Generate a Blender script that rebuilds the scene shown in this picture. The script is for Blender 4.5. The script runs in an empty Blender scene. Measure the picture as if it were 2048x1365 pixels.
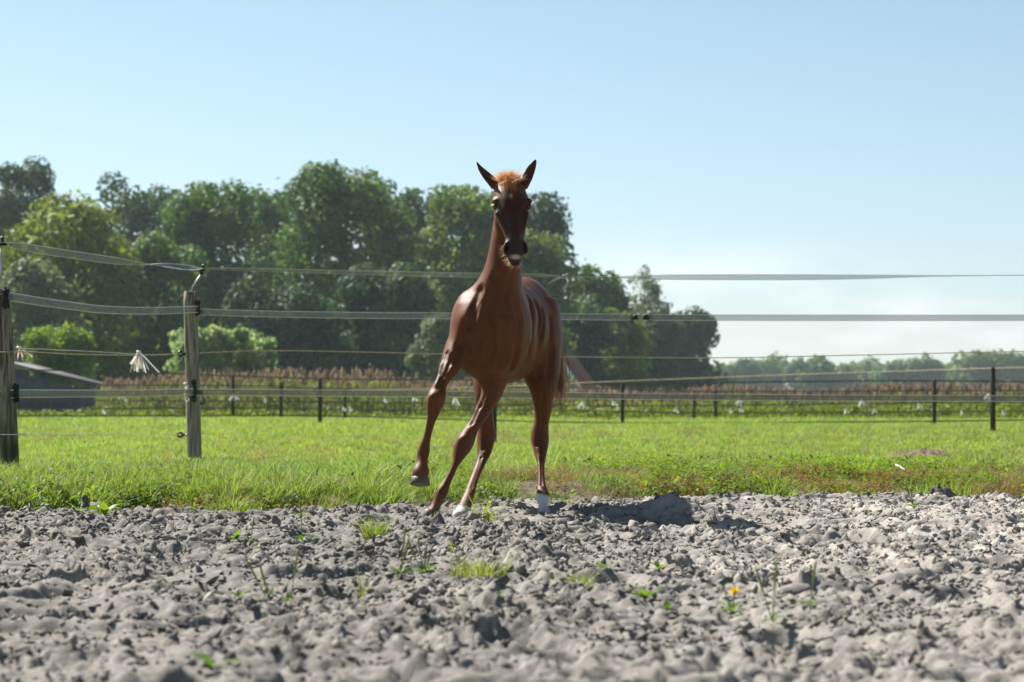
import bpy, math, random
import numpy as np
from mathutils import Vector, Matrix

rng = np.random.default_rng(7)
random.seed(7)
SC = bpy.context.scene
COL = SC.collection

# ------------------------------------------------------------------ camera
F = 4836.0            # focal length in photo pixels (85 mm on 36 mm)
HZ = 798.0            # horizon row in the photo
EYE = 0.54            # camera height
cam = bpy.data.cameras.new('camera'); camo = bpy.data.objects.new('camera', cam); COL.objects.link(camo)
camo.location = (0, 0, EYE); camo.rotation_euler = (math.radians(90), 0, 0)
cam.lens = 85.0; cam.sensor_width = 36.0
cam.shift_y = (HZ - 682.5) / 2048.0
cam.clip_start = 0.1; cam.clip_end = 5000
cam.dof.use_dof = True; cam.dof.focus_distance = 11.2; cam.dof.aperture_fstop = 5.6
SC.camera = camo

# ------------------------------------------------------------------ sky, sun, exposure
SUN_AZ = math.radians(-44)      # from +Y, clockwise positive
SUN_EL = math.radians(44)
W = bpy.data.worlds.new('World'); SC.world = W; W.use_nodes = True
nt = W.node_tree; nt.nodes.clear()
out = nt.nodes.new('ShaderNodeOutputWorld'); bg = nt.nodes.new('ShaderNodeBackground')
sky = nt.nodes.new('ShaderNodeTexSky'); sky.sky_type = 'NISHITA'; sky.sun_disc = False
sky.sun_elevation = SUN_EL; sky.sun_rotation = SUN_AZ
sky.altitude = 0; sky.air_density = 0.8; sky.dust_density = 0.45; sky.ozone_density = 3.0
bg.inputs['Strength'].default_value = 0.0505
# thin bright cloud wisps, low over the horizon all round
tc = nt.nodes.new('ShaderNodeTexCoord'); mp = nt.nodes.new('ShaderNodeMapping')
mp.inputs['Scale'].default_value = (1, 1, 3.2)
nz = nt.nodes.new('ShaderNodeTexNoise'); nz.inputs['Scale'].default_value = 9; nz.inputs['Detail'].default_value = 7
cr = nt.nodes.new('ShaderNodeValToRGB'); cr.color_ramp.elements[0].position = 0.52; cr.color_ramp.elements[1].position = 0.80
sx = nt.nodes.new('ShaderNodeSeparateXYZ')
mr = nt.nodes.new('ShaderNodeMapRange'); mr.inputs['From Min'].default_value = 0.03; mr.inputs['From Max'].default_value = 0.075
mr.inputs['To Min'].default_value = 0.8; mr.inputs['To Max'].default_value = 0.0
mu = nt.nodes.new('ShaderNodeMath'); mu.operation = 'MULTIPLY'
mx = nt.nodes.new('ShaderNodeMix'); mx.data_type = 'RGBA'; mx.inputs[7].default_value = (10.5, 10.6, 10.8, 1)
L = nt.links.new
L(tc.outputs['Generated'], mp.inputs[0]); L(mp.outputs[0], nz.inputs[0]); L(nz.outputs[0], cr.inputs[0])
L(tc.outputs['Generated'], sx.inputs[0]); L(sx.outputs[2], mr.inputs[0])
L(cr.outputs[0], mu.inputs[0]); L(mr.outputs[0], mu.inputs[1]); L(mu.outputs[0], mx.inputs[0])
hs = nt.nodes.new('ShaderNodeHueSaturation'); hs.inputs['Saturation'].default_value = 0.85; hs.inputs['Hue'].default_value = 0.481; L(sky.outputs[0], hs.inputs['Color']); L(hs.outputs[0], mx.inputs[6]); L(mx.outputs[2], bg.inputs[0]); L(bg.outputs[0], out.inputs[0])

S = Vector((math.sin(SUN_AZ) * math.cos(SUN_EL), math.cos(SUN_AZ) * math.cos(SUN_EL), math.sin(SUN_EL)))
sun = bpy.data.lights.new('sun', 'SUN'); suno = bpy.data.objects.new('sun', sun); COL.objects.link(suno)
sun.energy = 5.0; sun.angle = math.radians(0.53); sun.color = (1.0, 0.955, 0.88)
suno.rotation_euler = S.to_track_quat('Z', 'Y').to_euler(); suno.location = (-30, 25, 40)
SC.view_settings.view_transform = 'Standard'; SC.view_settings.look = 'None'
SC.view_settings.exposure = 1.3; SC.view_settings.gamma = 1.0
SC.cycles.max_bounces = 8; SC.cycles.transparent_max_bounces = 16; SC.cycles.volume_bounces = 0
SC.cycles.use_denoising = True

# ------------------------------------------------------------------ helpers
def PX(px, Y): return (px - 1024.0) / F * Y
def PZ(py, Y): return EYE - (py - HZ) / F * Y
def P(px, py, Y): return Vector((PX(px, Y), Y, PZ(py, Y)))

def tag(o, label=None, cat=None, group=None, kind=None):
    if label: o['label'] = label
    if cat: o['category'] = cat
    if group: o['group'] = group
    if kind: o['kind'] = kind
    return o

def np_mesh(name, V, faces, mats, parent=None, smooth=False, attrs=None, midx=None):
    """faces: one int array (n,k) or a list of such arrays"""
    V = np.asarray(V, dtype=np.float32)
    if not isinstance(faces, (list, tuple)): faces = [faces]
    faces = [np.asarray(f, dtype=np.int32) for f in faces if len(f)]
    me = bpy.data.meshes.new(name)
    me.vertices.add(len(V)); me.vertices.foreach_set('co', V.ravel())
    nl = sum(f.size for f in faces); npoly = sum(len(f) for f in faces)
    me.loops.add(nl); me.polygons.add(npoly)
    me.loops.foreach_set('vertex_index', np.concatenate([f.ravel() for f in faces]))
    tot = np.concatenate([np.full(len(f), f.shape[1], np.int32) for f in faces])
    st = np.concatenate([[0], np.cumsum(tot)[:-1]]).astype(np.int32)
    me.polygons.foreach_set('loop_start', st)
    if smooth: me.polygons.foreach_set('use_smooth', np.ones(npoly, bool))
    if midx is not None: me.polygons.foreach_set('material_index', np.asarray(midx, np.int32))
    me.update(calc_edges=True)
    if attrs:
        for k, a in attrs.items():
            a = np.asarray(a, np.float32)
            if a.ndim == 1:
                at = me.attributes.new(k, 'FLOAT', 'POINT'); at.data.foreach_set('value', a)
            else:
                if a.shape[1] == 3: a = np.concatenate([a, np.ones((len(a), 1), np.float32)], 1)
                at = me.attributes.new(k, 'FLOAT_COLOR', 'POINT'); at.data.foreach_set('color', a.ravel())
    if not isinstance(mats, (list, tuple)): mats = [mats]
    for m in mats: me.materials.append(m)
    o = bpy.data.objects.new(name, me); COL.objects.link(o)
    if parent is not None: o.parent = parent
    return o

def empty(name, loc=(0, 0, 0)):
    o = bpy.data.objects.new(name, None); o.empty_display_size = 0.1; COL.objects.link(o); o.location = loc
    return o

def adopt(o, parent):
    """parent in place: o's vertices are in world coordinates"""
    o.parent = parent; o.location = -Vector(parent.location)
    return o

class MB:
    """collects shapes for one mesh"""
    def __init__(s): s.V = []; s.Q = []; s.T = []; s.n = 0; s.A = []
    def add(s, V, Q=None, T=None, a=0.0):
        V = np.asarray(V, float).reshape(-1, 3); s.V.append(V); s.A.append(np.full(len(V), a))
        if Q is not None and len(Q): s.Q.append(np.asarray(Q, int).reshape(-1, 4) + s.n)
        if T is not None and len(T): s.T.append(np.asarray(T, int).reshape(-1, 3) + s.n)
        s.n += len(V)
    def box(s, c, size, M=None, a=0.0):
        c = np.array(c, float); h = np.array(size, float) / 2
        v = np.array([[x, y, z] for z in (-1, 1) for y in (-1, 1) for x in (-1, 1)]) * h
        if M is not None: v = v @ np.array(M.to_3x3()).T
        s.add(v + c, [[0, 2, 3, 1], [4, 5, 7, 6], [0, 1, 5, 4], [2, 6, 7, 3], [0, 4, 6, 2], [1, 3, 7, 5]], a=a)
    def tube(s, pts, rad, n=8, cap=True, a=0.0):
        pts = [Vector(p) for p in pts]; m = len(pts)
        if not hasattr(rad, '__len__'): rad = [rad] * m
        ring = []; t0 = (pts[1] - pts[0]).normalized()
        u = t0.orthogonal().normalized()
        for i, p in enumerate(pts):
            t = (pts[min(i + 1, m - 1)] - pts[max(i - 1, 0)]).normalized()
            u = (u - t * u.dot(t)).normalized(); w = t.cross(u)
            for k in range(n):
                an = 2 * math.pi * k / n
                ring.append(p + (u * math.cos(an) + w * math.sin(an)) * rad[i])
        Q = [[i * n + k, i * n + (k + 1) % n, (i + 1) * n + (k + 1) % n, (i + 1) * n + k] for i in range(m - 1) for k in range(n)]
        T = []
        if cap:
            ring += [pts[0], pts[-1]]; c0 = m * n; c1 = c0 + 1
            T = [[c0, (k + 1) % n, k] for k in range(n)] + [[c1, (m - 1) * n + k, (m - 1) * n + (k + 1) % n] for k in range(n)]
        s.add([tuple(v) for v in ring], Q, T, a)
    def obj(s, name, mat, parent=None, smooth=False, world=False, attr=None):
        fs = []
        if s.Q: fs.append(np.concatenate(s.Q))
        if s.T: fs.append(np.concatenate(s.T))
        o = np_mesh(name, np.concatenate(s.V), fs, mat, None, smooth, {attr: np.concatenate(s.A)} if attr else None)
        if parent is not None: adopt(o, parent) if world else setattr(o, 'parent', parent)
        return o

# noise -----------------------------------------------------------
def _hash(ix, iy, seed):
    h = (ix.astype(np.int64) * 374761393 + iy.astype(np.int64) * 668265263 + seed * 1442695041) & 0xffffffff
    h = ((h ^ (h >> 13)) * 1274126177) & 0xffffffff
    h = ((h ^ (h >> 16)) * 2246822519) & 0xffffffff
    return ((h ^ (h >> 15)) & 0xffffff) / float(0xffffff)
def vnoise(x, y, seed=0):
    x = np.asarray(x, float); y = np.asarray(y, float)
    ix = np.floor(x); iy = np.floor(y); fx = x - ix; fy = y - iy
    fx = fx * fx * fx * (fx * (fx * 6 - 15) + 10); fy = fy * fy * fy * (fy * (fy * 6 - 15) + 10)
    a = _hash(ix, iy, seed); b = _hash(ix + 1, iy, seed); c = _hash(ix, iy + 1, seed); d = _hash(ix + 1, iy + 1, seed)
    return (a + (b - a) * fx) * (1 - fy) + (c + (d - c) * fx) * fy
def fbm(x, y, seed=0, oct=4):
    s = 0; a = 0.5
    for i in range(oct):
        s = s + a * (vnoise(x, y, seed + i * 17) * 2 - 1); x = x * 2.03; y = y * 2.03; a *= 0.5
    return s
def facets(x, y, seed, tilt, lift):
    """broken-crust height: every Voronoi cell is a plate with a tilt and a lift of its own"""
    ix = np.floor(x); iy = np.floor(y)
    best = np.full(x.shape, 9.0); hh = np.zeros(x.shape)
    for dx in (-1, 0, 1):
        for dy in (-1, 0, 1):
            cx = ix + dx; cy = iy + dy
            px_ = cx + _hash(cx, cy, seed); py_ = cy + _hash(cx, cy, seed + 1)
            d = (x - px_) ** 2 + (y - py_) ** 2
            h = lift * (_hash(cx, cy, seed + 2) ** 2 * 2 - 0.6) + tilt * ((x - px_) * (_hash(cx, cy, seed + 3) * 2 - 1) + (y - py_) * (_hash(cx, cy, seed + 4) * 2 - 1))
            m = d < best
            best = np.where(m, d, best); hh = np.where(m, h, hh)
    return hh
def sstep(a, b, x):
    t = np.clip((x - a) / (b - a), 0, 1); return t * t * (3 - 2 * t)

# materials -------------------------------------------------------
def mat_new(name):
    m = bpy.data.materials.new(name); m.use_nodes = True
    n = m.node_tree; n.nodes.clear()
    o = n.nodes.new('ShaderNodeOutputMaterial'); return m, n, o
def principled(name, col, rough=0.7, spec=0.3, noise=None, bump=None, attr=None, metallic=0.0, coords='Object'):
    """noise=(scale, other colour, amount-ramp lo, hi, stretch) ; bump=(scale, strength, distance, stretch)"""
    m, n, o = mat_new(name); L = n.links.new
    b = n.nodes.new('ShaderNodeBsdfPrincipled'); L(b.outputs[0], o.inputs[0])
    b.inputs['Roughness'].default_value = rough; b.inputs['Specular IOR Level'].default_value = spec
    b.inputs['Metallic'].default_value = metallic
    b.inputs['Base Color'].default_value = (*col, 1)
    tc = n.nodes.new('ShaderNodeTexCoord')
    def tex(scale, stretch, detail=6):
        mp = n.nodes.new('ShaderNodeMapping'); mp.inputs['Scale'].default_value = stretch
        t = n.nodes.new('ShaderNodeTexNoise'); t.inputs['Scale'].default_value = scale; t.inputs['Detail'].default_value = detail
        L(tc.outputs[coords], mp.inputs[0]); L(mp.outputs[0], t.inputs[0]); return t
    last = None
    if attr:
        a = n.nodes.new('ShaderNodeAttribute'); a.attribute_name = attr; last = a.outputs['Color']
    if noise:
        for (sc, c2, lo, hi, st) in (noise if isinstance(noise, list) else [noise]):
            t = tex(sc, st); r = n.nodes.new('ShaderNodeMapRange'); r.inputs[1].default_value = lo; r.inputs[2].default_value = hi
            L(t.outputs[0], r.inputs[0])
            mx = n.nodes.new('ShaderNodeMix'); mx.data_type = 'RGBA'; L(r.outputs[0], mx.inputs[0])
            if last is not None: L(last, mx.inputs[6])
            else: mx.inputs[6].default_value = (*col, 1)
            mx.inputs[7].default_value = (*c2, 1); last = mx.outputs[2]
    if last is not None: L(last, b.inputs['Base Color'])
    if bump:
        t = tex(bump[0], bump[3]); bp = n.nodes.new('ShaderNodeBump'); bp.inputs['Strength'].default_value = bump[1]
        bp.inputs['Distance'].default_value = bump[2]; L(t.outputs[0], bp.inputs['Height']); L(bp.outputs[0], b.inputs['Normal'])
    return m
def leafmat(name, c1, c2, trans=0.45, tcol=None, rough=0.5, spec=0.25, attr='tint', inst=False):
    """leaf: reflecting + light passing through; colour varies leaf by leaf"""
    m, n, o = mat_new(name); L = n.links.new
    b = n.nodes.new('ShaderNodeBsdfPrincipled'); b.inputs['Roughness'].default_value = rough; b.inputs['Specular IOR Level'].default_value = spec
    t = n.nodes.new('ShaderNodeBsdfTranslucent'); ms = n.nodes.new('ShaderNodeMixShader'); ms.inputs[0].default_value = trans
    mx = n.nodes.new('ShaderNodeMix'); mx.data_type = 'RGBA'; mx.inputs[6].default_value = (*c1, 1); mx.inputs[7].default_value = (*c2, 1)
    a = n.nodes.new('ShaderNodeAttribute'); a.attribute_name = attr
    if inst:
        oi = n.nodes.new('ShaderNodeObjectInfo'); ad = n.nodes.new('ShaderNodeMath'); ad.operation = 'MULTIPLY_ADD'
        ad.inputs[1].default_value = 0.55; L(oi.outputs['Random'], ad.inputs[0])
        hm = n.nodes.new('ShaderNodeMath'); hm.operation = 'MULTIPLY'; hm.inputs[1].default_value = 0.45; L(a.outputs['Fac'], hm.inputs[0])
        L(hm.outputs[0], ad.inputs[2]); L(ad.outputs[0], mx.inputs[0])
    else: L(a.outputs['Fac'], mx.inputs[0])
    L(mx.outputs[2], b.inputs['Base Color'])
    tm = n.nodes.new('ShaderNodeMix'); tm.data_type = 'RGBA'; tm.blend_type = 'MULTIPLY'; tm.inputs[0].default_value = 1
    tm.inputs[7].default_value = (*(tcol or (1.5, 1.5, 0.6)), 1); L(mx.outputs[2], tm.inputs[6]); L(tm.outputs[2], t.inputs[0])
    L(b.outputs[0], ms.inputs[1]); L(t.outputs[0], ms.inputs[2]); L(ms.outputs[0], o.inputs[0])
    return m

# ------------------------------------------------------------------ ground
EX = np.array([-9, -2.9, -2.5, -2.1, -1.7, -1.3, -0.9, -0.4, 0.1, 0.6, 1.2, 2.0, 3, 9])
EY = np.array([10.7, 10.7, 10.9, 11.35, 11.6, 11.4, 11.6, 12.2, 12.75, 13.0, 13.1, 12.95, 12.9, 12.8])
def edge_y(x): return np.interp(x, EX, EY) + 0.32 * fbm(x * 2.3, x * 0 + 3.3, 5, 4)
def ground_z(x, y):
    e = edge_y(x)
    bank = 0.070 * sstep(-0.25, 2.3, y - e) + 0.05 * sstep(0.05, 0.5, y - e) * (1 - sstep(0.5, 2.5, y - e)) * (0.5 + vnoise(x * 2.2, y * 1.5, 9))
    bank = bank + 0.022 * fbm(x * 3, y * 3, 3, 3) * sstep(0, .4, y - e) * (1 - 0.6 * sstep(2, 6, y - e))
    far = 1 - sstep(25, 70, y)
    return np.where(y < e - 0.25, -0.09, bank * far + 0.0 - 0.09 * (1 - sstep(-0.25, 0.1, y - e)))
def crater(x, y):
    r = np.sqrt(((x - 0.64) / 0.36) ** 2 + ((y - 10.55) / 0.42) ** 2) + 0.22 * fbm(x * 5, y * 5, 44, 3)
    r2 = np.sqrt(((x - 0.70) / 0.42) ** 2 + ((y - 11.15) / 0.2) ** 2) + 0.2 * fbm(x * 6, y * 6, 45, 3)
    return -0.055 * (1 - sstep(0.45, 1.0, r)) + 0.052 * (1 - sstep(0.2, 1.1, r2))
def soil_h(x, y):
    sand = sstep(-0.2, 1.6, x + 0.9 * fbm(x * 0.8, y * 0.8, 61, 3))          # sandier to the right
    wx = x + 0.02 * fbm(x * 14, y * 14, 21, 2); wy = y + 0.02 * fbm(x * 14, y * 14, 22, 2)
    h = 0.040 * fbm(x * 1.5, y * 1.5, 11, 3) + 0.024 * fbm(x * 4.5, y * 4.5, 12, 3)
    patch = 0.35 + 1.0 * sstep(-0.25, 0.35, fbm(x * 2.4, y * 2.4, 13, 3))
    h += patch * (1 - 0.45 * sand) * 0.6 * facets(wx / 0.070, wy / 0.060, 31, 0.022, 0.010)
    h += (0.15 + 0.75 * patch) * (1 - 0.25 * sand) * facets(wx / 0.042, wy / 0.036, 35, 0.014, 0.010)
    h += (0.35 + 0.5 * patch) * facets(wx / 0.021, wy / 0.021, 39, 0.007, 0.005)
    h += sand * 0.012 * np.abs(fbm(x * 16, y * 16, 14, 3))
    # hoof-kicked pits
    h += -0.045 * sstep(0.22, 0.42, fbm(x * 3.4 + 4, y * 2.6, 71, 2)) + 0.022 * sstep(0.08, 0.2, fbm(x * 3.4 + 4, y * 2.6, 71, 2)) 
    h += crater(x, y)
    # trodden level where the hooves land
    tr_ = np.exp(-(((x + 0.12) / 0.55) ** 2 + ((y - 10.85) / 0.85) ** 2) ** 1.5); h = h * (1 - .55 * tr_) - .006 * tr_
    for (hx, hy, hz) in HOOF_AT:
        w = np.exp(-(((x - hx) / 0.11) ** 2 + ((y - hy + .06) / np.where(y < hy, 0.38, 0.09)) ** 2) ** 1.5); h = h * (1 - w * .88) + w * .88 * (hz - .006)
    return h - 0.12 * sstep(0.0, 0.5, y - edge_y(x))
HOOF_AT = [(PX(858, 11.16), 11.14, 0.004), (PX(918, 11.42), 11.42, -0.012), (PX(1088, 11.58), 11.58, -0.008)]

M_soil = principled('churned_soil', (0.30, 0.265, 0.235), 0.95, 0.08,
    [(2.2, (0.135, 0.126, 0.116), 0.45, 0.7, (1, 1, 1)), (38, (0.31, 0.29, 0.262), 0.5, 0.8, (1, 1, 1))], (240, 0.55, 0.004, (1, 1, 1)), attr='tone')
X0, X1, Y0, Y1, DS = -4.4, 4.4, 4.1, 13.5, 0.011
gx = np.arange(X0, X1, DS); gy = np.arange(Y0, Y1, DS)
GX, GY = np.meshgrid(gx, gy)
SH = soil_h(GX, GY)
ny, nx = GX.shape
idx = np.arange(ny * nx).reshape(ny, nx)
fq = np.stack([idx[:-1, :-1], idx[:-1, 1:], idx[1:, 1:], idx[1:, :-1]], -1).reshape(-1, 4)
def soil_tone(x, y):
    s = sstep(-0.6, 1.5, x + 0.8 * fbm(x * 0.8, y * 0.8, 61, 3)) * (0.4 + 0.6 * sstep(6, 8.5, y))
    d = sstep(0.1, 0.9, 0.55 - (edge_y(x) - y) + 0.3 * fbm(x * 2, y * 2, 62, 3))          # damp dark margin along the bank
    a = np.array([0.182, 0.169, 0.152]); b = np.array([0.325, 0.300, 0.264]); c = np.array([0.075, 0.069, 0.063])
    t = a + (b - a) * s[..., None]; t = t * (1 + 0.28 * fbm(x * 6, y * 6, 63, 4))[..., None]
    return t * (1 - 0.65 * d[..., None]) + c * 0.65 * d[..., None]
so = np_mesh('soil', np.stack([GX, GY, SH], -1).reshape(-1, 3), fq, M_soil, smooth=False, attrs={'tone': soil_tone(GX, GY).reshape(-1, 3)})
tag(so, 'grey churned sandy soil of the paddock', kind='structure')
def soil_at(x, y):
    i = np.clip(((np.asarray(y) - Y0) / DS).astype(int), 0, ny - 1); j = np.clip(((np.asarray(x) - X0) / DS).astype(int), 0, nx - 1)
    return SH[i, j]

# one ground sheet out to the horizon: fine near the bank, coarse far out
ax = np.unique(np.concatenate([-np.geomspace(6, 1800, 26)[::-1], np.arange(-6, 6.001, 0.06), np.geomspace(6, 1800, 26)]))
ay = np.unique(np.concatenate([[-1200, -400, -120, -40, -10, 0, 3, 6, 9, 10], np.arange(10.2, 20, 0.06), np.arange(20, 60, 1.0), np.geomspace(60, 2500, 30)]))
AX, AY = np.meshgrid(ax, ay); gz = ground_z(AX, AY)
n2, n1 = AX.shape; ii = np.arange(n1 * n2).reshape(n2, n1)
gq = np.stack([ii[:-1, :-1], ii[:-1, 1:], ii[1:, 1:], ii[1:, :-1]], -1).reshape(-1, 4)
ds = AY - edge_y(AX)
gr = sstep(0.15, 1.2, ds + 0.5 * fbm(AX * 1.7, AY * 1.7, 81, 3))[..., None]
gtone = np.array([0.15, 0.125, 0.10]) * (1 - gr) + np.array([0.085, 0.13, 0.028]) * gr
M_ground = principled('meadow_ground', (0.1, 0.13, 0.04), 0.95, 0.05, [(1.1, (0.135, 0.155, 0.05), 0.45, 0.75, (1, 1, 1)), (14, (0.12, 0.11, 0.055), 0.55, 0.8, (1, 1, 1))], (60, 0.5, 0.02, (1, 1, 1)), attr='tone')
tag(np_mesh('ground', np.stack([AX, AY, gz], -1).reshape(-1, 3), gq, M_ground, smooth=True, attrs={'tone': gtone.reshape(-1, 3)}), 'flat green meadow reaching to the trees', kind='structure')

# ------------------------------------------------------------------ the foal: one implicit body, meshed with surface nets
class Field:
    def __init__(s, lo, hi, h):
        s.lo = np.array(lo); s.h = h
        s.n = np.ceil((np.array(hi) - s.lo) / h).astype(int) + 1
        s.D = np.full(tuple(s.n), 0.2, np.float32)
        s.ax = [s.lo[i] + h * np.arange(s.n[i]) for i in range(3)]
    def win(s, lo, hi, m):
        a = np.maximum(np.floor((np.array(lo) - m - s.lo) / s.h).astype(int), 0); b = np.minimum(np.ceil((np.array(hi) + m - s.lo) / s.h).astype(int) + 1, s.n)
        sl = tuple(slice(a[i], b[i]) for i in range(3))
        return sl, np.meshgrid(*[s.ax[i][sl[i]] for i in range(3)], indexing='ij', sparse=True)
    def put(s, sl, d, k, op):
        A = s.D[sl]
        if op == '+':
            h = np.clip(0.5 + 0.5 * (A - d) / k, 0, 1); s.D[sl] = A * (1 - h) + d * h - k * h * (1 - h)
        else:
            h = np.clip(0.5 - 0.5 * (A + d) / k, 0, 1); s.D[sl] = A * (1 - h) - d * h + k * h * (1 - h)
    def scan(s, rows, axis=2, k=0.02, op='+', off=(0, 0), smooth=0.010, shrink=1.0, dome=0.004):
        """stack of ellipses; rows = (t, c0, c1, r0, r1) along the axis"""
        R = np.array(sorted(rows), float); t = R[:, 0]
        o0, o1 = [i for i in range(3) if i != axis]
        lo = [0] * 3; hi = [0] * 3
        lo[axis] = t[0]; hi[axis] = t[-1]
        lo[o0] = (R[:, 1] - R[:, 3]).min() + off[0]; hi[o0] = (R[:, 1] + R[:, 3]).max() + off[0]
        lo[o1] = (R[:, 2] - R[:, 4]).min() + off[1]; hi[o1] = (R[:, 2] + R[:, 4]).max() + off[1]
        sl, G = s.win(lo, hi, 0.045)
        T = s.ax[axis][sl[axis]]; ft = np.arange(t[0] - 0.1, t[-1] + 0.1, 0.002)
        prm = []
        for c in range(1, 5):
            v = np.interp(ft, t, R[:, c]); w = np.exp(-0.5 * (np.arange(-20, 21) * 0.002 / smooth) ** 2); w /= w.sum()
            v = np.convolve(np.pad(v, 20, 'edge'), w, 'valid'); prm.append(np.interp(T, ft, v))
        c0, c1, r0, r1 = prm; r0 = r0 * shrink; r1 = r1 * shrink
        shp = [1, 1, 1]; shp[axis] = -1; rs = lambda v: v.reshape(shp)
        dt = max(s.h, 1e-6)
        sl0 = np.gradient(c0, dt) if len(c0) > 2 else c0 * 0; sl1 = np.gradient(c1, dt) if len(c1) > 2 else c1 * 0
        cs = 1 / np.sqrt(1 + sl0 ** 2 + sl1 ** 2)
        p0 = (G[o0] - rs(c0 + off[0])); p1 = (G[o1] - rs(c1 + off[1]))
        e = rs(np.maximum(np.maximum(t[0] - T, T - t[-1]) if axis == 1 else T - t[-1], 0)) / dome
        k0 = np.sqrt((p0 / rs(r0)) ** 2 + (p1 / rs(r1)) ** 2 + e ** 2); k1 = np.sqrt((p0 / rs(r0 ** 2)) ** 2 + (p1 / rs(r1 ** 2)) ** 2 + (e / dome) ** 2) + 1e-6
        d = k0 * (k0 - 1) / k1; d = np.where(k0 < 0.3, -np.minimum(rs(r0), rs(r1)) * (1 - k0), d) * rs(cs)
        if axis == 2: d = np.maximum(d, rs(t[0] - T))
        s.put(sl, d.astype(np.float32), k, op)
    def ell(s, c, r, k=0.02, op='+', rot=None):
        c = np.array(c, float); r = np.array(r, float); m = r.max()
        sl, G = s.win(c - m, c + m, 0.04)
        q = [G[i] - c[i] for i in range(3)]
        if rot is not None:
            Rm = np.array(rot.to_3x3()).T
            q = [Rm[i, 0] * q[0] + Rm[i, 1] * q[1] + Rm[i, 2] * q[2] for i in range(3)]
        k0 = np.sqrt(sum((q[i] / r[i]) ** 2 for i in range(3))); k1 = np.sqrt(sum((q[i] / r[i] ** 2) ** 2 for i in range(3))) + 1e-6
        d = k0 * (k0 - 1) / k1; d = np.where(k0 < 0.3, -r.min() * (1 - k0), d)
        s.put(sl, d.astype(np.float32), k, op)
    def cap(s, a, b, ra, rb, k=0.015, op='+'):
        a = np.array(a, float); b = np.array(b, float); m = max(ra, rb)
        sl, G = s.win(np.minimum(a, b) - m, np.maximum(a, b) + m, 0.035)
        ab = b - a; L2 = ab @ ab
        t = np.clip(sum((G[i] - a[i]) * ab[i] for i in range(3)) / L2, 0, 1)
        d = np.sqrt(sum((G[i] - a[i] - ab[i] * t) ** 2 for i in range(3))) - (ra + (rb - ra) * t)
        s.put(sl, d.astype(np.float32), k, op)
    def mesh(s):
        D = s.D; n = np.array(D.shape); S_ = D < 0
        c = np.zeros(tuple(n - 1), np.int8)
        offs = [(i, j, k) for i in (0, 1) for j in (0, 1) for k in (0, 1)]
        for (i, j, k) in offs: c += S_[i:n[0] - 1 + i, j:n[1] - 1 + j, k:n[2] - 1 + k]
        cells = np.argwhere((c > 0) & (c < 8))
        acc = np.zeros((len(cells), 3)); cnt = np.zeros(len(cells))
        val = {o: D[cells[:, 0] + o[0], cells[:, 1] + o[1], cells[:, 2] + o[2]] for o in offs}
        for a in offs:
            for ax_ in range(3):
                if a[ax_]: continue
                b = list(a); b[ax_] = 1; b = tuple(b)
                va, vb = val[a], val[b]; m = (va < 0) != (vb < 0)
                t = np.where(m, va / (va - vb + 1e-12), 0)
                p = np.array(a, float)[None].repeat(len(cells), 0); p[:, ax_] = t
                acc += p * m[:, None]; cnt += m
        V = (cells + acc / cnt[:, None]) * s.h + s.lo
        cid = np.full(tuple(n - 1), -1, np.int32); cid[tuple(cells.T)] = np.arange(len(cells))
        Q = []
        for ax_ in range(3):
            u, v = (ax_ + 1) % 3, (ax_ + 2) % 3
            a = [slice(0, n[i]) for i in range(3)]; b = list(a)
            a[ax_] = slice(0, n[ax_] - 1); b[ax_] = slice(1, n[ax_])
            A = S_[tuple(a)]; B = S_[tuple(b)]
            e = np.argwhere(A != B); e = e[(e[:, u] > 0) & (e[:, v] > 0) & (e[:, u] < n[u] - 1) & (e[:, v] < n[v] - 1)]
            flip = A[tuple(e.T)]
            du = np.zeros(3, int); du[u] = 1; dv = np.zeros(3, int); dv[v] = 1
            q = np.stack([cid[tuple((e - du - dv).T)], cid[tuple((e - dv).T)], cid[tuple(e.T)], cid[tuple((e - du).T)]], 1)
            q = np.where(flip[:, None], q, q[:, ::-1]); Q.append(q)
        Q = np.concatenate(Q); return V, Q[(Q >= 0).all(1)]

def pxrow(py, l, r, Y, b):     # silhouette row read at depth Y -> (z, x, y, rx, ry)
    return (PZ(py, Y), PX((l + r) / 2, Y), Y, (r - l) / 2 / F * Y, b)
def rows(*R): return [pxrow(*r) for r in R]

fd = Field((-0.56, 10.80, -0.06), (0.36, 12.50, 1.68), 0.005)
# trunk: (Y, x, ztop, zbottom, half width)
TR = [(11.20, -.115, .98, .68, .135), (11.32, -.100, 1.06, .63, .168),
      (11.50, -.060, 1.125, .615, .160), (11.70, -.020, 1.095, .615, .168), (11.90, .022, 1.10, .655, .170), (12.05, .050, 1.135, .71, .172),
      (12.20, .075, 1.13, .76, .160), (12.32, .092, 1.06, .80, .125), (12.40, .100, .98, .86, .06)]
fd.scan([(y, x, (a + b) / 2, w, (a - b) / 2) for (y, x, a, b, w) in TR], axis=1, smooth=0.03, dome=.06)
# withers and spine ridge, loin, croup
fd.cap((-.075, 11.46, 1.10), (-.03, 11.65, 1.075), .035, .03, .05); fd.cap((.0, 11.78, 1.055), (.072, 12.16, 1.085), .035, .05, .06)
# neck
fd.scan(rows((366, 1000, 1038, 11.16, .06), (400, 994, 1046, 11.2, .085), (450, 986, 1046, 11.23, .105), (490, 979.5, 1043.5, 11.25, .115), (523, 972.5, 1042, 11.27, .125),
    (546, 965, 1042, 11.285, .14), (572, 948, 1044, 11.31, .16), (599, 932, 1046, 11.33, .18), (630, 920, 1048, 11.35, .20), (665, 914, 1046, 11.36, .19)), k=.07, smooth=.02)
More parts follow.
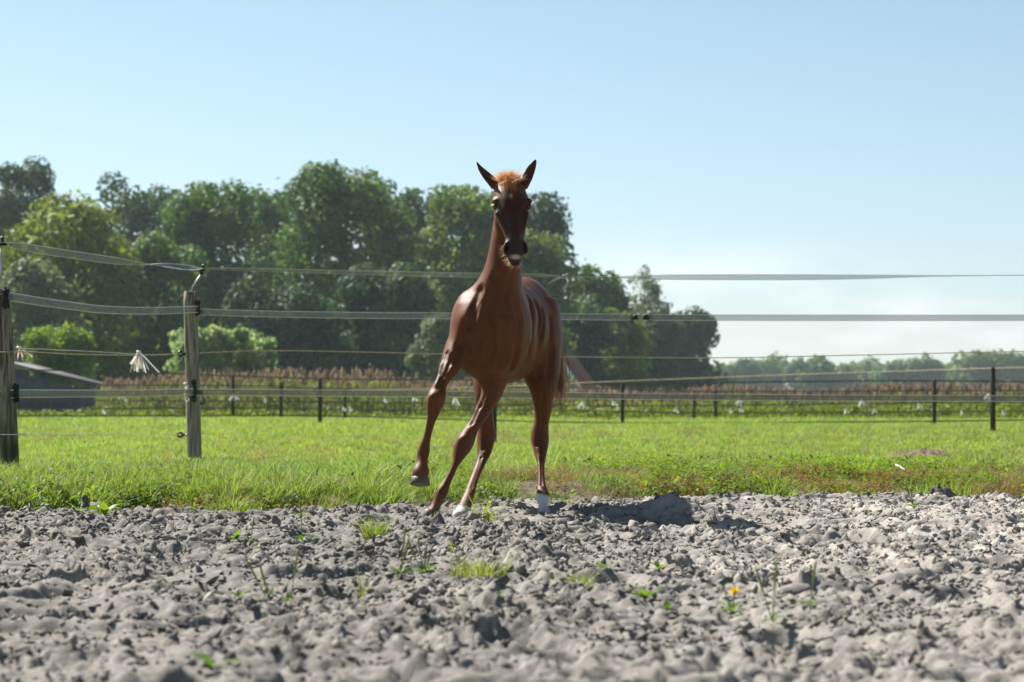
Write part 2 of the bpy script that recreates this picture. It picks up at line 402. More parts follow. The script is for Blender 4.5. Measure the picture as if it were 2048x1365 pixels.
# breast: carries the line of the neck down between the forelegs
fd.scan(rows((545, 990, 1026, 11.29, .08), (570, 974, 1030, 11.285, .10), (595, 957, 1036, 11.275, .122), (617, 937, 1042, 11.265, .145), (645, 922, 1045, 11.26, .16), (680, 913, 1044, 11.26, .165), (712, 914, 1040, 11.27, .155), (732, 922, 1034, 11.285, .125), (745, 934, 1024, 11.30, .10), (755, 952, 1012, 11.32, .065), (763, 970, 1000, 11.34, .02)), k=.06, smooth=.015, dome=.05)
# shoulder blades and breast muscles
fd.ell(P(937, 650, 11.30), (.075, .12, .15), .05, rot=Matrix.Rotation(math.radians(-18), 3, 'X'))
fd.ell(P(1022, 655, 11.34), (.085, .13, .16), .05, rot=Matrix.Rotation(math.radians(-18), 3, 'X'))
fd.cap(P(981, 660, 11.082), P(978, 738, 11.112), .013, .013, .045, '-')                 # groove between the breast muscles
fd.cap(P(968, 560, 11.135), P(974, 625, 11.105), .010, .008, .04, '-')
fd.cap(P(1019, 560, 11.145), P(1008, 625, 11.115), .010, .008, .04, '-')
# lifted foreleg
fd.scan(rows((645, 912, 962, 11.3, .1), (689, 891, 945, 11.25, .095), (718, 883, 938, 11.2, .088), (739, 878, 921, 11.16, .075), (754, 874, 906, 11.13, .06), (765, 868, 897.5, 11.10, .052),
    (777, 861, 892.5, 11.07, .047), (789, 854, 892, 11.05, .047), (801, 852.7, 891, 11.04, .047), (812, 853, 887, 11.04, .043), (824, 854, 881, 11.05, .037), (836, 854, 875, 11.06, .031),
    (850, 852, 868.5, 11.075, .027), (865, 849, 864, 11.09, .026), (880, 844.5, 861, 11.10, .028), (891, 838.6, 859.3, 11.11, .032), (906, 832.8, 860, 11.11, .035), (915, 833.6, 857, 11.10, .032),
    (924, 834, 853.5, 11.085, .029), (932, 829, 856, 11.072, .034), (941, 823.5, 859, 11.065, .042), (951, 824, 858, 11.06, .044), (957, 828, 854, 11.06, .040)), k=.02, dome=.06)
# standing foreleg, slanting in under the chest
fd.scan(rows((680, 990, 1052, 11.36, .1), (720, 972, 1037, 11.37, .1), (748, 957, 1025, 11.38, .095), (762, 960, 1015, 11.37, .088), (777, 962, 1010, 11.36, .078), (792, 961, 1004, 11.35, .07),
    (806, 956, 995, 11.34, .06), (821, 949, 985, 11.32, .054), (836, 943.5, 975, 11.31, .048), (850, 934, 963.5, 11.295, .045), (862, 923, 956, 11.285, .047), (877, 913, 951, 11.275, .049),
    (891, 907.5, 947.6, 11.27, .048), (906, 906, 938.5, 11.26, .042), (921, 905.5, 925.5, 11.25, .033), (935, 901, 915.5, 11.24, .028), (950, 893.5, 908.5, 11.23, .027), (965, 883.5, 902, 11.22, .029),
    (976, 874.5, 898.5, 11.21, .034), (988, 868.5, 896, 11.205, .036), (1000, 866, 890, 11.195, .033), (1012, 861, 881, 11.185, .030), (1021, 853, 879, 11.172, .034)), k=.03, dome=.06)
# hind legs
fd.scan(rows((615, 1062, 1118, 12.1, .12), (640, 1052, 1121.5, 12.1, .15), (681, 1045, 1124, 12.08, .17), (710, 1042, 1123.5, 12.05, .165), (735, 1042, 1121.5, 12.0, .155), (757, 1046, 1118.5, 11.96, .13),
    (777, 1057, 1111.5, 11.94, .105), (792, 1062.5, 1108, 11.93, .09), (806, 1066.5, 1105, 11.93, .078), (821, 1068, 1103.5, 11.94, .068), (836, 1069, 1100, 11.95, .06), (847, 1067, 1097, 11.955, .056),
    (865, 1062, 1097.3, 11.96, .057), (880, 1061.5, 1098, 11.95, .055), (894, 1065, 1096.5, 11.93, .046), (909, 1068.6, 1093, 11.9, .038), (924, 1073.5, 1090, 11.86, .032), (938, 1075, 1089, 11.82, .030),
    (953, 1076, 1089, 11.78, .029), (968, 1075.5, 1091, 11.74, .03), (982, 1073.5, 1096.5, 11.70, .034), (993, 1070.7, 1099.8, 11.67, .038), (1000, 1071.5, 1099.5, 11.65, .036), (1009, 1077.3, 1095.5, 11.62, .029), (1015, 1077.3, 1096, 11.61, .030), (1023, 1074, 1102, 11.60, .037), (1029, 1072, 1105, 11.60, .040)), k=.04, dome=.05, smooth=.006)
fd.scan(rows((640, 972, 1030, 12.05, .13), (700, 955, 1022, 11.98, .14), (742, 943, 1003, 11.92, .12), (765, 946.5, 1000, 11.88, .10), (792, 948, 995, 11.86, .085), (818, 950, 986, 11.86, .068), (836, 956, 987, 11.87, .062),
    (850, 957.5, 989, 11.88, .058), (865, 955.5, 992, 11.88, .057), (880, 953.5, 990, 11.87, .054), (894, 954.5, 986.6, 11.85, .048), (909, 954.5, 982, 11.82, .041), (924, 952.5, 973, 11.78, .034), (938, 947.3, 966, 11.73, .030),
    (953, 941.7, 959.3, 11.68, .029), (968, 935.7, 955, 11.63, .029), (982, 930.5, 951, 11.58, .032), (997, 923, 947.3, 11.54, .037), (1011, 917, 944, 11.50, .036), (1026, 907, 939.5, 11.46, .038)), k=.04, dome=.06)
# points of hock, back tendons, knee bones, stifle
fd.cap(P(1080, 862, 12.02), P(1081, 905, 11.93), .020, .013, .02); fd.cap(P(974, 862, 11.945), P(972, 905, 11.86), .020, .013, .02)
fd.ell(P(868, 799, 11.005), (.026, .018, .03), .02); fd.ell(P(928, 886, 11.235), (.028, .018, .032), .02)
fd.cap(P(890, 735, 11.13), P(877, 772, 11.05), .018, .012, .025)
# muscle definition: shallow grooves laid along the skin
def skin_y(px, py):
    for Y in np.arange(10.85, 12.45, .004):
        i = [int(round((v - l) / fd.h)) for v, l in zip((PX(px, Y), Y, PZ(py, Y)), fd.lo)]
        if all(0 <= a < b for a, b in zip(i, fd.n)) and fd.D[tuple(i)] < 0: return Y
    return None
def groove(pts, r, depth, k=.02):
    ys = [skin_y(*q) for q in pts]
    for (a, b), (ya, yb) in zip(zip(pts, pts[1:]), zip(ys, ys[1:])):
        if ya and yb: fd.cap(P(*a, ya - r + depth), P(*b, yb - r + depth), r, r, k, '-')
groove([(983, 645), (981, 700), (978, 736)], .022, .010)
groove([(957, 578), (944, 620), (936, 655)], .02, .007); groove([(930, 648), (919, 690), (912, 724)], .018, .009)
groove([(1030, 598), (1041, 640), (1038, 690), (1026, 738)], .02, .009); groove([(987, 552), (983, 600), (983, 640)], .018, .006)
groove([(1004, 548), (1014, 590), (1026, 628)], .018, .006); groove([(960, 655), (955, 690), (962, 725)], .022, .005); groove([(1006, 660), (1010, 700), (1003, 735)], .022, .005)
groove([(978, 768), (958, 812), (942, 846)], .012, .006, .012); groove([(990, 775), (975, 810), (958, 842)], .012, .005, .012)
groove([(903, 712), (888, 748), (878, 772)], .013, .006, .012); groove([(892, 706), (880, 745)], .012, .005, .012)
groove([(1088, 620), (1084, 690), (1074, 752)], .02, .007); groove([(1104, 640), (1106, 700), (1098, 760)], .02, .006); groove([(1085, 785), (1088, 845)], .013, .006, .012)
groove([(1079, 862), (1074, 890)], .009, .005, .01); groove([(1083, 915), (1083, 970)], .007, .0035, .006); groove([(972, 868), (966, 898)], .009, .005, .01)
groove([(962, 915), (943, 975)], .007, .0035, .006); groove([(917, 915), (896, 965)], .007, .0035, .006); groove([(862, 835), (853, 885)], .007, .0035, .006)
groove([(868, 816), (872, 826)], .008, .005, .008); groove([(921, 905), (925, 898)], .008, .005, .008)
groove([(1062, 600), (1066, 660), (1058, 720)], .028, .003, .03); groove([(1078, 610), (1082, 670), (1072, 730)], .028, .0025, .03)
# head
fd.scan(rows((362, 1001, 1036, 11.12, .05), (375, 991, 1048, 11.10, .07), (386, 986.5, 1053, 11.085, .08), (400, 985.5, 1058.5, 11.07, .088), (412, 987, 1060, 11.06, .092), (422, 989, 1057.5, 11.05, .092),
    (433, 992.5, 1056, 11.04, .09), (450, 998.5, 1054, 11.02, .078), (468, 1007.5, 1050.5, 10.995, .064), (477, 1011, 1048.5, 10.98, .056), (486, 1011, 1050, 10.97, .05), (495, 1010.5, 1051.5, 10.96, .048),
    (503, 1011.5, 1050, 10.955, .046), (512, 1014, 1046.5, 10.955, .044), (520, 1017, 1043.5, 10.96, .040), (527, 1020, 1041, 10.965, .033), (532, 1023.5, 1037.5, 10.97, .02)), k=.02, smooth=.007)
fd.ell(P(1012, 438, 11.13), (.056, .058, .088), .03)
for sx_, ex in ((-1, 989.5), (1, 1059)):
    fd.ell(P(ex + 1.5 * -sx_, 403, 11.035), (.016, .030, .013), .015)                # brow
    fd.cap(P(ex - 4 * sx_, 428, 10.995), P(1030 + 16 * sx_, 462, 10.95), .006, .004, .025)   # cheek ridge
    fd.ell(P(ex - .5 * sx_, 414, 11.022), (.0130, .0150, .0100), .006, '-')
# flat forehead and nose bone
fd.cap(P(1028, 440, 10.955), P(1031, 478, 10.925), .018, .015, .03)
for sx_, nx_ in ((-1, 1014), (1, 1048.5)):
    R_ = Matrix.Rotation(math.radians(-14 * sx_), 3, 'Y')
    fd.ell(P(nx_, 495, 10.945), (.0155, .026, .032), .012, rot=R_)
    fd.ell(P(nx_ + .8 * sx_, 496.5, 10.925), (.0095, .026, .0225), .006, '-', rot=R_)
fd.cap(P(1019, 521, 10.922), P(1042, 521, 10.922), .004, .004, .006, '-')            # mouth
fd.ell(P(1031, 514, 10.928), (.026, .014, .012), .012); fd.ell(P(1031, 527, 10.945), (.02, .02, .011), .01)
# ears: shells opened to the front
EL = rows((325, 952, 955, 11.13, .007), (333, 954.5, 963, 11.13, .012), (340, 956.5, 972, 11.13, .017), (350, 962, 984, 11.13, .020), (359, 968, 994, 11.125, .021), (366, 974, 999, 11.12, .022), (378, 983, 1006, 11.11, .022))
ER = rows((321, 1068, 1073.5, 11.13, .007), (327, 1060, 1073.5, 11.13, .012), (335, 1053.5, 1072, 11.13, .017), (343, 1049, 1070, 11.13, .020), (350, 1045, 1067.5, 11.13, .021), (358, 1040.5, 1065, 11.125, .022), (366, 1037, 1061, 11.12, .022), (378, 1031, 1055, 11.11, .022))
fd.scan(EL, k=.015, smooth=.006); fd.scan(ER, k=.015, smooth=.006)
fd.scan([r for r in EL if r[0] > PZ(362, 11.12)], k=.006, op='-', off=(-.004, -.017), smooth=.006, shrink=.74)
fd.scan([r for r in ER if r[0] > PZ(360, 11.12)], k=.006, op='-', off=(.003, -.017), smooth=.006, shrink=.74)
# ribs and coat muscles: a few millimetres of relief
sl, G = fd.win((-.3, 11.45, .62), (.3, 12.05, 1.06), 0)
rib = .0022 * fbm(G[1] * 13 - 3 * (G[2] - .9) + 0 * G[0], G[2] * 2.0 + 0 * G[1] + 0 * G[0], 88, 2) * sstep(11.45, 11.6, G[1]) * (1 - sstep(11.95, 12.1, G[1]))
fd.D[sl] += rib.astype(np.float32)
sl, G = fd.win((-.5, 10.9, .0), (.3, 12.45, 1.5), 0)
rel = .0030 * fbm(G[0] * 15 + G[1] * 9 + 0 * G[2], G[2] * 12 + G[1] * 4 + 0 * G[0], 77, 2) * sstep(.25, .6, G[2]) * (1 - sstep(1.2, 1.4, G[2]))
fd.D[sl] += rel.astype(np.float32)
HV, HQ = fd.mesh(); del fd

def coat(V):
    x, y, z = V.T
    n = fbm(x * 9 + y * 3, z * 5, 91, 3); n2 = fbm(x * 90 + y * 40, z * 22, 92, 3)
    c = np.array([0.108, 0.0355, 0.0105])[None] * (1 + 0.28 * n + 0.25 * n2)[:, None]
    def blend(c, col, w): return c * (1 - w[:, None]) + np.array(col)[None] * w[:, None]
    pxv = 1024 + x / y * F; pyv = HZ - (z - EYE) / y * F
    hd = (y < 11.2) & (pyv < 545)
    c = blend(c, (0.032, 0.0145, 0.009), 0.85  * sstep(368, 415, pyv) * hd * (y < 11.02))          # shade over the front of the face, put into the coat colour
    c = blend(c, (0.030, 0.022, 0.020), sstep(470, 492, pyv) * hd * (y < 11.02))               # black muzzle
    c = blend(c, (0.36, 0.29, 0.25), np.exp(-(((pxv - 1031) / 11) ** 2 + ((pyv - 514.5) / 4.8) ** 2) ** 2) * (y < 10.96))
    c = blend(c, (0.5, 0.42, 0.4), 0.7 * np.exp(-(((pxv - 1022) / 3) ** 2 + ((pyv - 392) / 4) ** 2)) * (y < 11.05))
    for ex in (989.5, 1059): c = blend(c, (0.03, 0.02, 0.018), np.exp(-(((pxv - ex) / 7) ** 2 + ((pyv - 414) / 6) ** 2) ** 2) * hd)
    ear = (pyv < 372) & ((pxv < 1000) | (pxv > 1040)) & (y < 11.2)
    c = blend(c, (0.045, 0.018, 0.011), 0.8 * ear)
    leg = 1 - sstep(0.30, 0.62, z)
    c = blend(c, (0.095, 0.036, 0.016), 0.5 * leg)
    # white hind socks
    nn = 4 * fbm(x * 60, z * 60, 95, 2)
    c = blend(c, (0.62, 0.60, 0.57), sstep(988, 993, pyv + nn - 0.12 * (pxv - 1086)) * (pxv > 1040) * (y > 11.3))
    c = blend(c, (0.62, 0.60, 0.57), sstep(1012, 1017, pyv + nn - 0.30 * (pxv - 930)) * (pxv < 1000) * (y > 11.3) * (z < .2))
    c = blend(c, (0.17, 0.078, 0.038), 0.7 * sstep(985, 1015, pyv) * (y < 11.3) * (z < .2))
    c = blend(c, (0.15, 0.06, 0.028), 0.6 * sstep(900, 940, pyv) * (pxv < 866) * (y < 11.2))
    c = blend(c, (0.20, 0.17, 0.14), .55 * (1 - sstep(.0, .05, z + .02 * fbm(x * 50, z * 50 + y * 30, 97, 2))) * (y > 11.3))      # dust on the feet
    return np.clip(c, 0.008, 0.9)
M_coat = principled('chestnut_coat', (0.2, 0.08, 0.04), 0.46, 0.11, None, (170, 0.45, 0.004, (1.6, 1.2, .3)), attr='coat')
b_ = [n for n in M_coat.node_tree.nodes if n.type == 'BSDF_PRINCIPLED'][0]
b_.inputs['Sheen Weight'].default_value = 0.0; b_.inputs['Sheen Roughness'].default_value = 0.35; b_.inputs['Sheen Tint'].default_value = (1.0, 0.75, 0.55, 1)
M_eye = principled('eye', (0.012, 0.008, 0.006), 0.06, 0.6)
M_hoofd = principled('hoof_horn', (0.09, 0.066, 0.052), 0.6, 0.3, (30, (0.14, 0.11, 0.09), .4, .7, (1, 1, 6)))
M_hoofl = principled('pale_hoof_horn', (0.40, 0.35, 0.30), 0.6, 0.3, (30, (0.35, 0.31, 0.27), .4, .7, (1, 1, 6)))
def hairmat(name, c1, c2, tr=0.35):
    return leafmat(name, c1, c2, tr, (1.6, 1.35, 1.1), 0.4, 0.4)
M_fore = hairmat('forelock_hair', (0.30, 0.16, 0.064), (0.50, 0.29, 0.125), .45)
M_tail = hairmat('tail_hair', (0.13, 0.058, 0.033), (0.28, 0.14, 0.088))
M_whisk = hairmat('whisker_hair', (0.55, 0.42, 0.28), (0.75, 0.62, 0.46), .4)

foal = empty('foal', (-0.05, 11.4, 0))
tag(foal, 'chestnut foal with white hind socks cantering and turning on the churned soil', 'horse')
adopt(np_mesh('body', HV, HQ, M_coat, smooth=True, attrs={'coat': coat(HV)}), foal)

def sphere(c, r, nu=20, nv=12):
    u = np.linspace(0, 2 * np.pi, nu, endpoint=False); v = np.linspace(0, np.pi, nv)
    Vv = np.array([[math.sin(b) * math.cos(a), math.sin(b) * math.sin(a), math.cos(b)] for b in v for a in u]) * r + np.array(c)
    Q = [[i * nu + k, (i + 1) * nu + k, (i + 1) * nu + (k + 1) % nu, i * nu + (k + 1) % nu] for i in range(nv - 1) for k in range(nu)]
    return Vv, np.array(Q)
for ex in (991.3, 1057.2):
    v, q = sphere(P(ex, 414, 11.033), .0140); adopt(np_mesh('eye', v, q, M_eye, smooth=True), foal)

def strands(name, mat, specs, parent, seg=5, seed=1):
    """specs: list of (root, direction, length, width, droop vector); ribbons tapering to a tip"""
    r = np.random.default_rng(seed); V = []; Q = []; A = []; n = 0
    for (p, d, ln, w, dr) in specs:
        p = Vector(p); d = Vector(d).normalized(); dr = Vector(dr)
        side = d.cross(Vector(r.normal(size=3))).normalized(); t = r.random(); wob = Vector(r.normal(size=3)) * ln * 0.05
        for i in range(seg + 1):
            f = i / seg; c = p + d * (ln * f) + dr * (f * f) + wob * math.sin(f * 5)
            ww = w * (1 - f * 0.85) * 0.5
            V += [c - side * ww, c + side * ww]; A += [t, t]
            if i: Q.append([n + 2 * i - 2, n + 2 * i - 1, n + 2 * i + 1, n + 2 * i])
        n += 2 * (seg + 1)
    o = np_mesh(name, np.array([tuple(v) for v in V]), np.array(Q), mat, attrs={'tint': np.array(A)})
    return adopt(o, parent)
r_ = np.random.default_rng(3)
# forelock: a fluffy bright tuft between the ears
sp = []
for i in range(620):
    a = r_.random(); root = P(1003 + 30 * a + r_.normal() * 2, 366 + r_.normal() * 4 - 5 * math.sin(a * 3.14), 11.10 + r_.normal() * .018)
    d = Vector(((a - .5) * 1.3 + r_.normal() * .35, -.25 + r_.normal() * .45, 1.0 + r_.normal() * .2))
    ln = .036 + .028 * r_.random()
    sp.append((root, d, ln, .0028, (r_.normal() * .014, -.02 * r_.random(), -.022 * r_.random())))
for i in range(170):
    root = P(1019 + r_.normal() * 6, 366 + r_.normal() * 4, 11.035 + .01 * r_.random())
    sp.append((root, (r_.normal() * .35, -.8, -.15 + r_.normal() * .4), .035 + .035 * r_.random(), .0028, (r_.normal() * .012, .012, -.045 * r_.random())))
strands('forelock', M_fore, sp, foal, seed=2)
# short upright mane along the crest
sp = []
crest = [P(1018, 362, 11.16), P(1018, 420, 11.30), P(1016, 480, 11.37), P(1013, 540, 11.43), P(1006, 572, 11.49)]
for i in range(700):
    f = r_.random() * 3.98; k = int(f); p = crest[k].lerp(crest[k + 1], f - k) + Vector(r_.normal(size=3)) * .006
    sp.append((p - Vector((0, .015, 0)), (r_.normal() * .5 + .3, .9, .55 + r_.normal() * .3), .045 + .035 * r_.random(), .003, (.02 * r_.random(), 0, -.02)))
strands('mane', M_fore, sp, foal, seed=4)
# tail
sp = []
path = [Vector((.098, 12.37, 1.03)), Vector((.13, 12.46, .97)), Vector((.185, 12.47, .84)), Vector((.222, 12.42, .68)), Vector((.238, 12.40, .52))]
tv = []; tq = []; ta = []; tn = 0
for i in range(760):
    o_ = Vector((r_.normal() * .34, r_.normal() * .5, 0)); t = r_.random(); end = .62 + .38 * r_.random() ** .6; tw = Vector(r_.normal(size=3)).normalized()
    start = min(r_.random() ** 2 * .75, end - .25)
    for j in range(9):
        f = start + (end - start) * j / 8; g = f * 3.999; k = int(g); u = g - k
        p0 = path[max(k - 1, 0)]; p1 = path[k]; p2 = path[k + 1]; p3 = path[min(k + 2, 4)]
        c = 0.5 * ((2 * p1) + (p2 - p0) * u + (2 * p0 - 5 * p1 + 4 * p2 - p3) * u * u + (3 * p1 - p0 - 3 * p2 + p3) * u ** 3)
        sprd = .018 + .045 * min(f * 1.5, 1) ** 1.3
        c = c + o_ * sprd + Vector((math.sin(f * 9 + t * 20), math.cos(f * 8 + t * 9), 0)) * .004 * (1 + 2 * f)
        w = .0046 * (1 - .8 * (j / 8) ** 2) * .5
        tv += [c - tw * w, c + tw * w]; ta += [t, t]
        if j: tq.append([tn + 2 * j - 2, tn + 2 * j - 1, tn + 2 * j + 1, tn + 2 * j])
    tn += 18
adopt(np_mesh('tail', np.array([tuple(v) for v in tv]), np.array(tq), M_tail, attrs={'tint': np.array(ta)}), foal)
# whiskers under chin and jaw, eyelashes
sp = []
for i in range(40):
    a = r_.random(); p = P(1018 + 25 * a, 523 + 6 * math.sin(a * 3.1), 10.95 + .02 * r_.random())
    sp.append((p, ((a - .5) * 1.1 + r_.normal() * .3, -.2 + r_.normal() * .3, -1), .020 + .018 * r_.random(), .0011, (0, 0, .004)))
for i in range(26):
    a = r_.random(); p = P(1007 + 11 * a + 1, 490 + 34 * a, 10.975 + .02 * r_.random())
    sp.append((p, (-1, -.1 + r_.normal() * .3, -.5 + r_.normal() * .3), .022 + .02 * r_.random(), .0011, (0, 0, -.004)))
for i in range(16):
    p = P(1047 + 6 * r_.random(), 505 + 10 * r_.random(), 10.96); sp.append((p, (1, r_.normal() * .3, -.6), .012 + .01 * r_.random(), .0012, (0, 0, 0)))
strands('whiskers', M_whisk, sp, foal, seg=3, seed=5)
for sx_, ex in ((-1, 987), (1, 1061)):
    sp = [(P(ex + r_.normal() * 1.2, 410 + r_.normal() * 1.2, 11.02 + .012 * r_.normal()), (sx_, -.35 + r_.normal() * .4, -.35 + r_.normal() * .2), .013 + .007 * r_.random(), .0013, (0, 0, .004)) for _ in range(16)]
    strands('eyelashes', M_whisk, sp, foal, seg=3, seed=6)
# hooves
def hoof(top, toe, down, rt, length, mat):
    """rings from the coronet to the sole"""
    top = Vector(top); down = Vector(down).normalized(); toe = Vector(toe); toe = (toe - down * toe.dot(down)).normalized(); side = down.cross(toe)
    V = []; n = 24; prof = [(-.012, .86, 0), (0, 1.03, 0), (.15, 1.05, .07), (1.0, 1.22, .36), (1.03, 1.18, .36), (1.0, .5, .3)]
    for (f, s_, fw) in prof:
        for k in range(n):
            a = 2 * math.pi * k / n; ca = math.cos(a); l_ = length * f * (1 if ca > 0 else 1 - .0 * ca)
            V.append(tuple(top + down * l_ + toe * (rt * s_ * ca * (1.08 if ca > 0 else .95) + length * fw * (1 if ca > -.3 else .6)) + side * rt * s_ * math.sin(a)))
    m = len(prof); Q = [[i * n + k, i * n + (k + 1) % n, (i + 1) * n + (k + 1) % n, (i + 1) * n + k] for i in range(m - 1) for k in range(n)]
    V.append(tuple(top + down * length * .95 + toe * length * .3)); T = [[(m - 1) * n + (k + 1) % n, (m - 1) * n + k, len(V) - 1][::-1] for k in range(n)]
    return adopt(np_mesh('hoof', np.array(V), [np.array(Q), np.array(T)], mat, smooth=True), foal)
hoof(P(841, 955, 11.062), (-.05, -1, -.22), (-.03, -.22, -1), .0385, .036, M_hoofd)
hoof(P(865.5, 1020, 11.172), (-.5, -.8, 0), (-.15, -.1, -1), .033, .048, M_hoofd)
hoof(P(1088.5, 1027, 11.60), (.1, -1, 0), (0, 0, -1), .0370, .046, M_hoofl)
hoof(P(924, 1024, 11.462), (-.5, -.8, 0), (-.2, -.05, -1), .0355, .048, M_hoofl)

# ------------------------------------------------------------------ loose clods on the soil
def hull_shape(r, n=7):
    """a small angular lump: squashed random octa/dodeca points"""
    import itertools
    dirs = np.array([[1, 0, 0], [-1, 0, 0], [0, 1, 0], [0, -1, 0], [0, 0, 1], [0, 0, -1]], float)
    T = np.array([[0, 2, 4], [2, 1, 4], [1, 3, 4], [3, 0, 4], [2, 0, 5], [1, 2, 5], [3, 1, 5], [0, 3, 5]])
    V = dirs * r.uniform(.55, 1.25, (6, 1)) + r.normal(0, .18, (6, 3))
    # one subdivision with jitter
    E = {}; V = list(V); T2 = []
    def mid(a, b):
        k = (min(a, b), max(a, b))
        if k not in E:
            m = (V[a] + V[b]) / 2; V.append(m / max(np.linalg.norm(m), .01) * r.uniform(.6, 1.0) * .9); E[k] = len(V) - 1
        return E[k]
    for a, b, c in T:
        ab, bc, ca = mid(a, b), mid(b, c), mid(c, a); T2 += [[a, ab, ca], [ab, b, bc], [ca, bc, c], [ab, bc, ca]]
    return np.array(V), np.array(T2)
rc = np.random.default_rng(21)
shapes = [hull_shape(rc) for _ in range(14)]
NCL = 12000
cy = 4.4 + (12.9 - 4.4) * rc.random(NCL) ** 0.85; cx = (rc.random(NCL) * 2 - 1) * (0.9 + cy * 0.245)
keep = (cy < edge_y(cx) + .15) & (rc.random(NCL) < 0.35 + 0.9 * sstep(-0.3, 0.4, fbm(cx * 1.6, cy * 1.6, 13, 3)))
for (hx, hy, hz) in HOOF_AT: keep &= ((cx - hx) ** 2 + (cy - hy) ** 2) > .1 ** 2
cx, cy = cx[keep], cy[keep]; cz = soil_at(cx, cy); sand = sstep(-0.2, 1.8, cx)
VV = []; TT = []; TO = []; n = 0
tn_ = soil_tone(cx, cy)
for i in range(len(cx)):
    v, t = shapes[rc.integers(14)]
    s = (0.009 + 0.020 * rc.random() ** 2.5) * (1 - .3 * sand[i])
    if rc.random() < .015: s *= 1.6
    s *= .72 + .28 * min(max((cy[i] - 5) / 4, 0), 1); flat = rc.uniform(.16, .55)
    M = Matrix.Rotation(rc.random() * 6.28, 3, 'Z') @ Matrix.Rotation(rc.normal() * .8, 3, 'X') @ Matrix.Rotation(rc.normal() * .7, 3, 'Y')
    w = (v * np.array([s * rc.uniform(.9, 1.9), s, s * flat])) @ np.array(M).T
    VV.append(w + np.array([cx[i], cy[i], cz[i] + s * .25])); TT.append(t + n); n += len(v)
    TO.append(np.repeat((tn_[i] * rc.uniform(.45, 1.08))[None], len(v), 0))
# small sharp flakes, crisp where the lens is focused
NF = 36000
fy = 4.5 + (12.9 - 4.5) * rc.random(NF) ** .8; fx = (rc.random(NF) * 2 - 1) * (.5 + fy * .225); k = (fy < edge_y(fx) + .1) & (rc.random(NF) < .38 + 1.1 * sstep(-.3, .35, fbm(fx * 1.9, fy * 1.9, 17, 3))); fx, fy = fx[k], fy[k]; fz = soil_at(fx, fy); ft_ = soil_tone(fx, fy)
oct_ = np.array([[1, 0, 0], [-1, 0, 0], [0, 1, 0], [0, -1, 0], [0, 0, 1], [0, 0, -1]], float); otri = np.array([[0, 2, 4], [2, 1, 4], [1, 3, 4], [3, 0, 4], [2, 0, 5], [1, 2, 5], [3, 1, 5], [0, 3, 5]])
m_ = len(fx); sc_ = (.005 + .012 * rc.random(m_) ** 2)[:, None, None]
vv = oct_[None] * rc.uniform(.5, 1.4, (m_, 6, 1)) + rc.normal(0, .2, (m_, 6, 3)); vv[..., 2] *= rc.uniform(.15, .6, m_)[:, None]
an = rc.random(m_) * 6.283; tl_ = rc.normal(0, .9, m_); ca, sa, ct, st = np.cos(an)[:, None], np.sin(an)[:, None], np.cos(tl_)[:, None], np.sin(tl_)[:, None]
x_, y_, z_ = vv[..., 0], vv[..., 1] * ct - vv[..., 2] * st, vv[..., 1] * st + vv[..., 2] * ct
vv = np.stack([x_ * ca - y_ * sa, x_ * sa + y_ * ca, z_], -1) * sc_ + np.stack([fx, fy, fz + .004], 1)[:, None]
VV.append(vv.reshape(-1, 3)); TT.append((otri[None] + (np.arange(m_) * 6)[:, None, None]).reshape(-1, 3) + n); TO.append(np.repeat(ft_ * rc.uniform(.5, 1.25, (m_, 1)), 6, 0))
tag(np_mesh('soil_clods', np.concatenate(VV), np.concatenate(TT), M_soil, attrs={'tone': np.concatenate(TO)}), 'loose angular clods strewn over the churned soil', 'soil clods', kind='stuff')

# ------------------------------------------------------------------ grass: tufts scattered by geometry nodes
def scatter(name, pts, rotz, scl, sources, tilt=0.12):
    me = bpy.data.meshes.new(name); me.vertices.add(len(pts)); me.vertices.foreach_set('co', np.asarray(pts, np.float32).ravel())
    r = np.random.default_rng(len(pts))
    rot = np.stack([r.normal(0, tilt, len(pts)), r.normal(0, tilt, len(pts)), rotz], 1).astype(np.float32)
    a = me.attributes.new('rot', 'FLOAT_VECTOR', 'POINT'); a.data.foreach_set('vector', rot.ravel())
    a = me.attributes.new('scl', 'FLOAT', 'POINT'); a.data.foreach_set('value', np.asarray(scl, np.float32))
    a = me.attributes.new('idx', 'INT', 'POINT'); a.data.foreach_set('value', r.integers(0, len(sources), len(pts)).astype(np.int32))
    me.materials.append(sources[0].data.materials[0])
    o = bpy.data.objects.new(name, me); COL.objects.link(o)
    c = bpy.data.collections.new(name + '_pieces')
    for s in sources: c.objects.link(s)
    ng = bpy.data.node_groups.new(name + '_scatter', 'GeometryNodeTree')
    ng.interface.new_socket('Geometry', in_out='INPUT', socket_type='NodeSocketGeometry'); ng.interface.new_socket('Geometry', in_out='OUTPUT', socket_type='NodeSocketGeometry')
    N = ng.nodes; gi = N.new('NodeGroupInput'); go = N.new('NodeGroupOutput'); ip = N.new('GeometryNodeInstanceOnPoints'); ci = N.new('GeometryNodeCollectionInfo')
    ci.inputs['Collection'].default_value = c; ci.inputs['Separate Children'].default_value = True; ci.inputs['Reset Children'].default_value = True
    def na(k, t):
        q = N.new('GeometryNodeInputNamedAttribute'); q.data_type = t; q.inputs[0].default_value = k; return q.outputs[0]
    l = ng.links.new
    l(gi.outputs[0], ip.inputs['Points']); l(ci.outputs[0], ip.inputs['Instance']); ip.inputs['Pick Instance'].default_value = True
    l(na('idx', 'INT'), ip.inputs['Instance Index']); l(na('rot', 'FLOAT_VECTOR'), ip.inputs['Rotation']); l(na('scl', 'FLOAT'), ip.inputs['Scale'])
    l(ip.outputs[0], go.inputs[0])
    md = o.modifiers.new('scatter', 'NODES'); md.node_group = ng
    return o
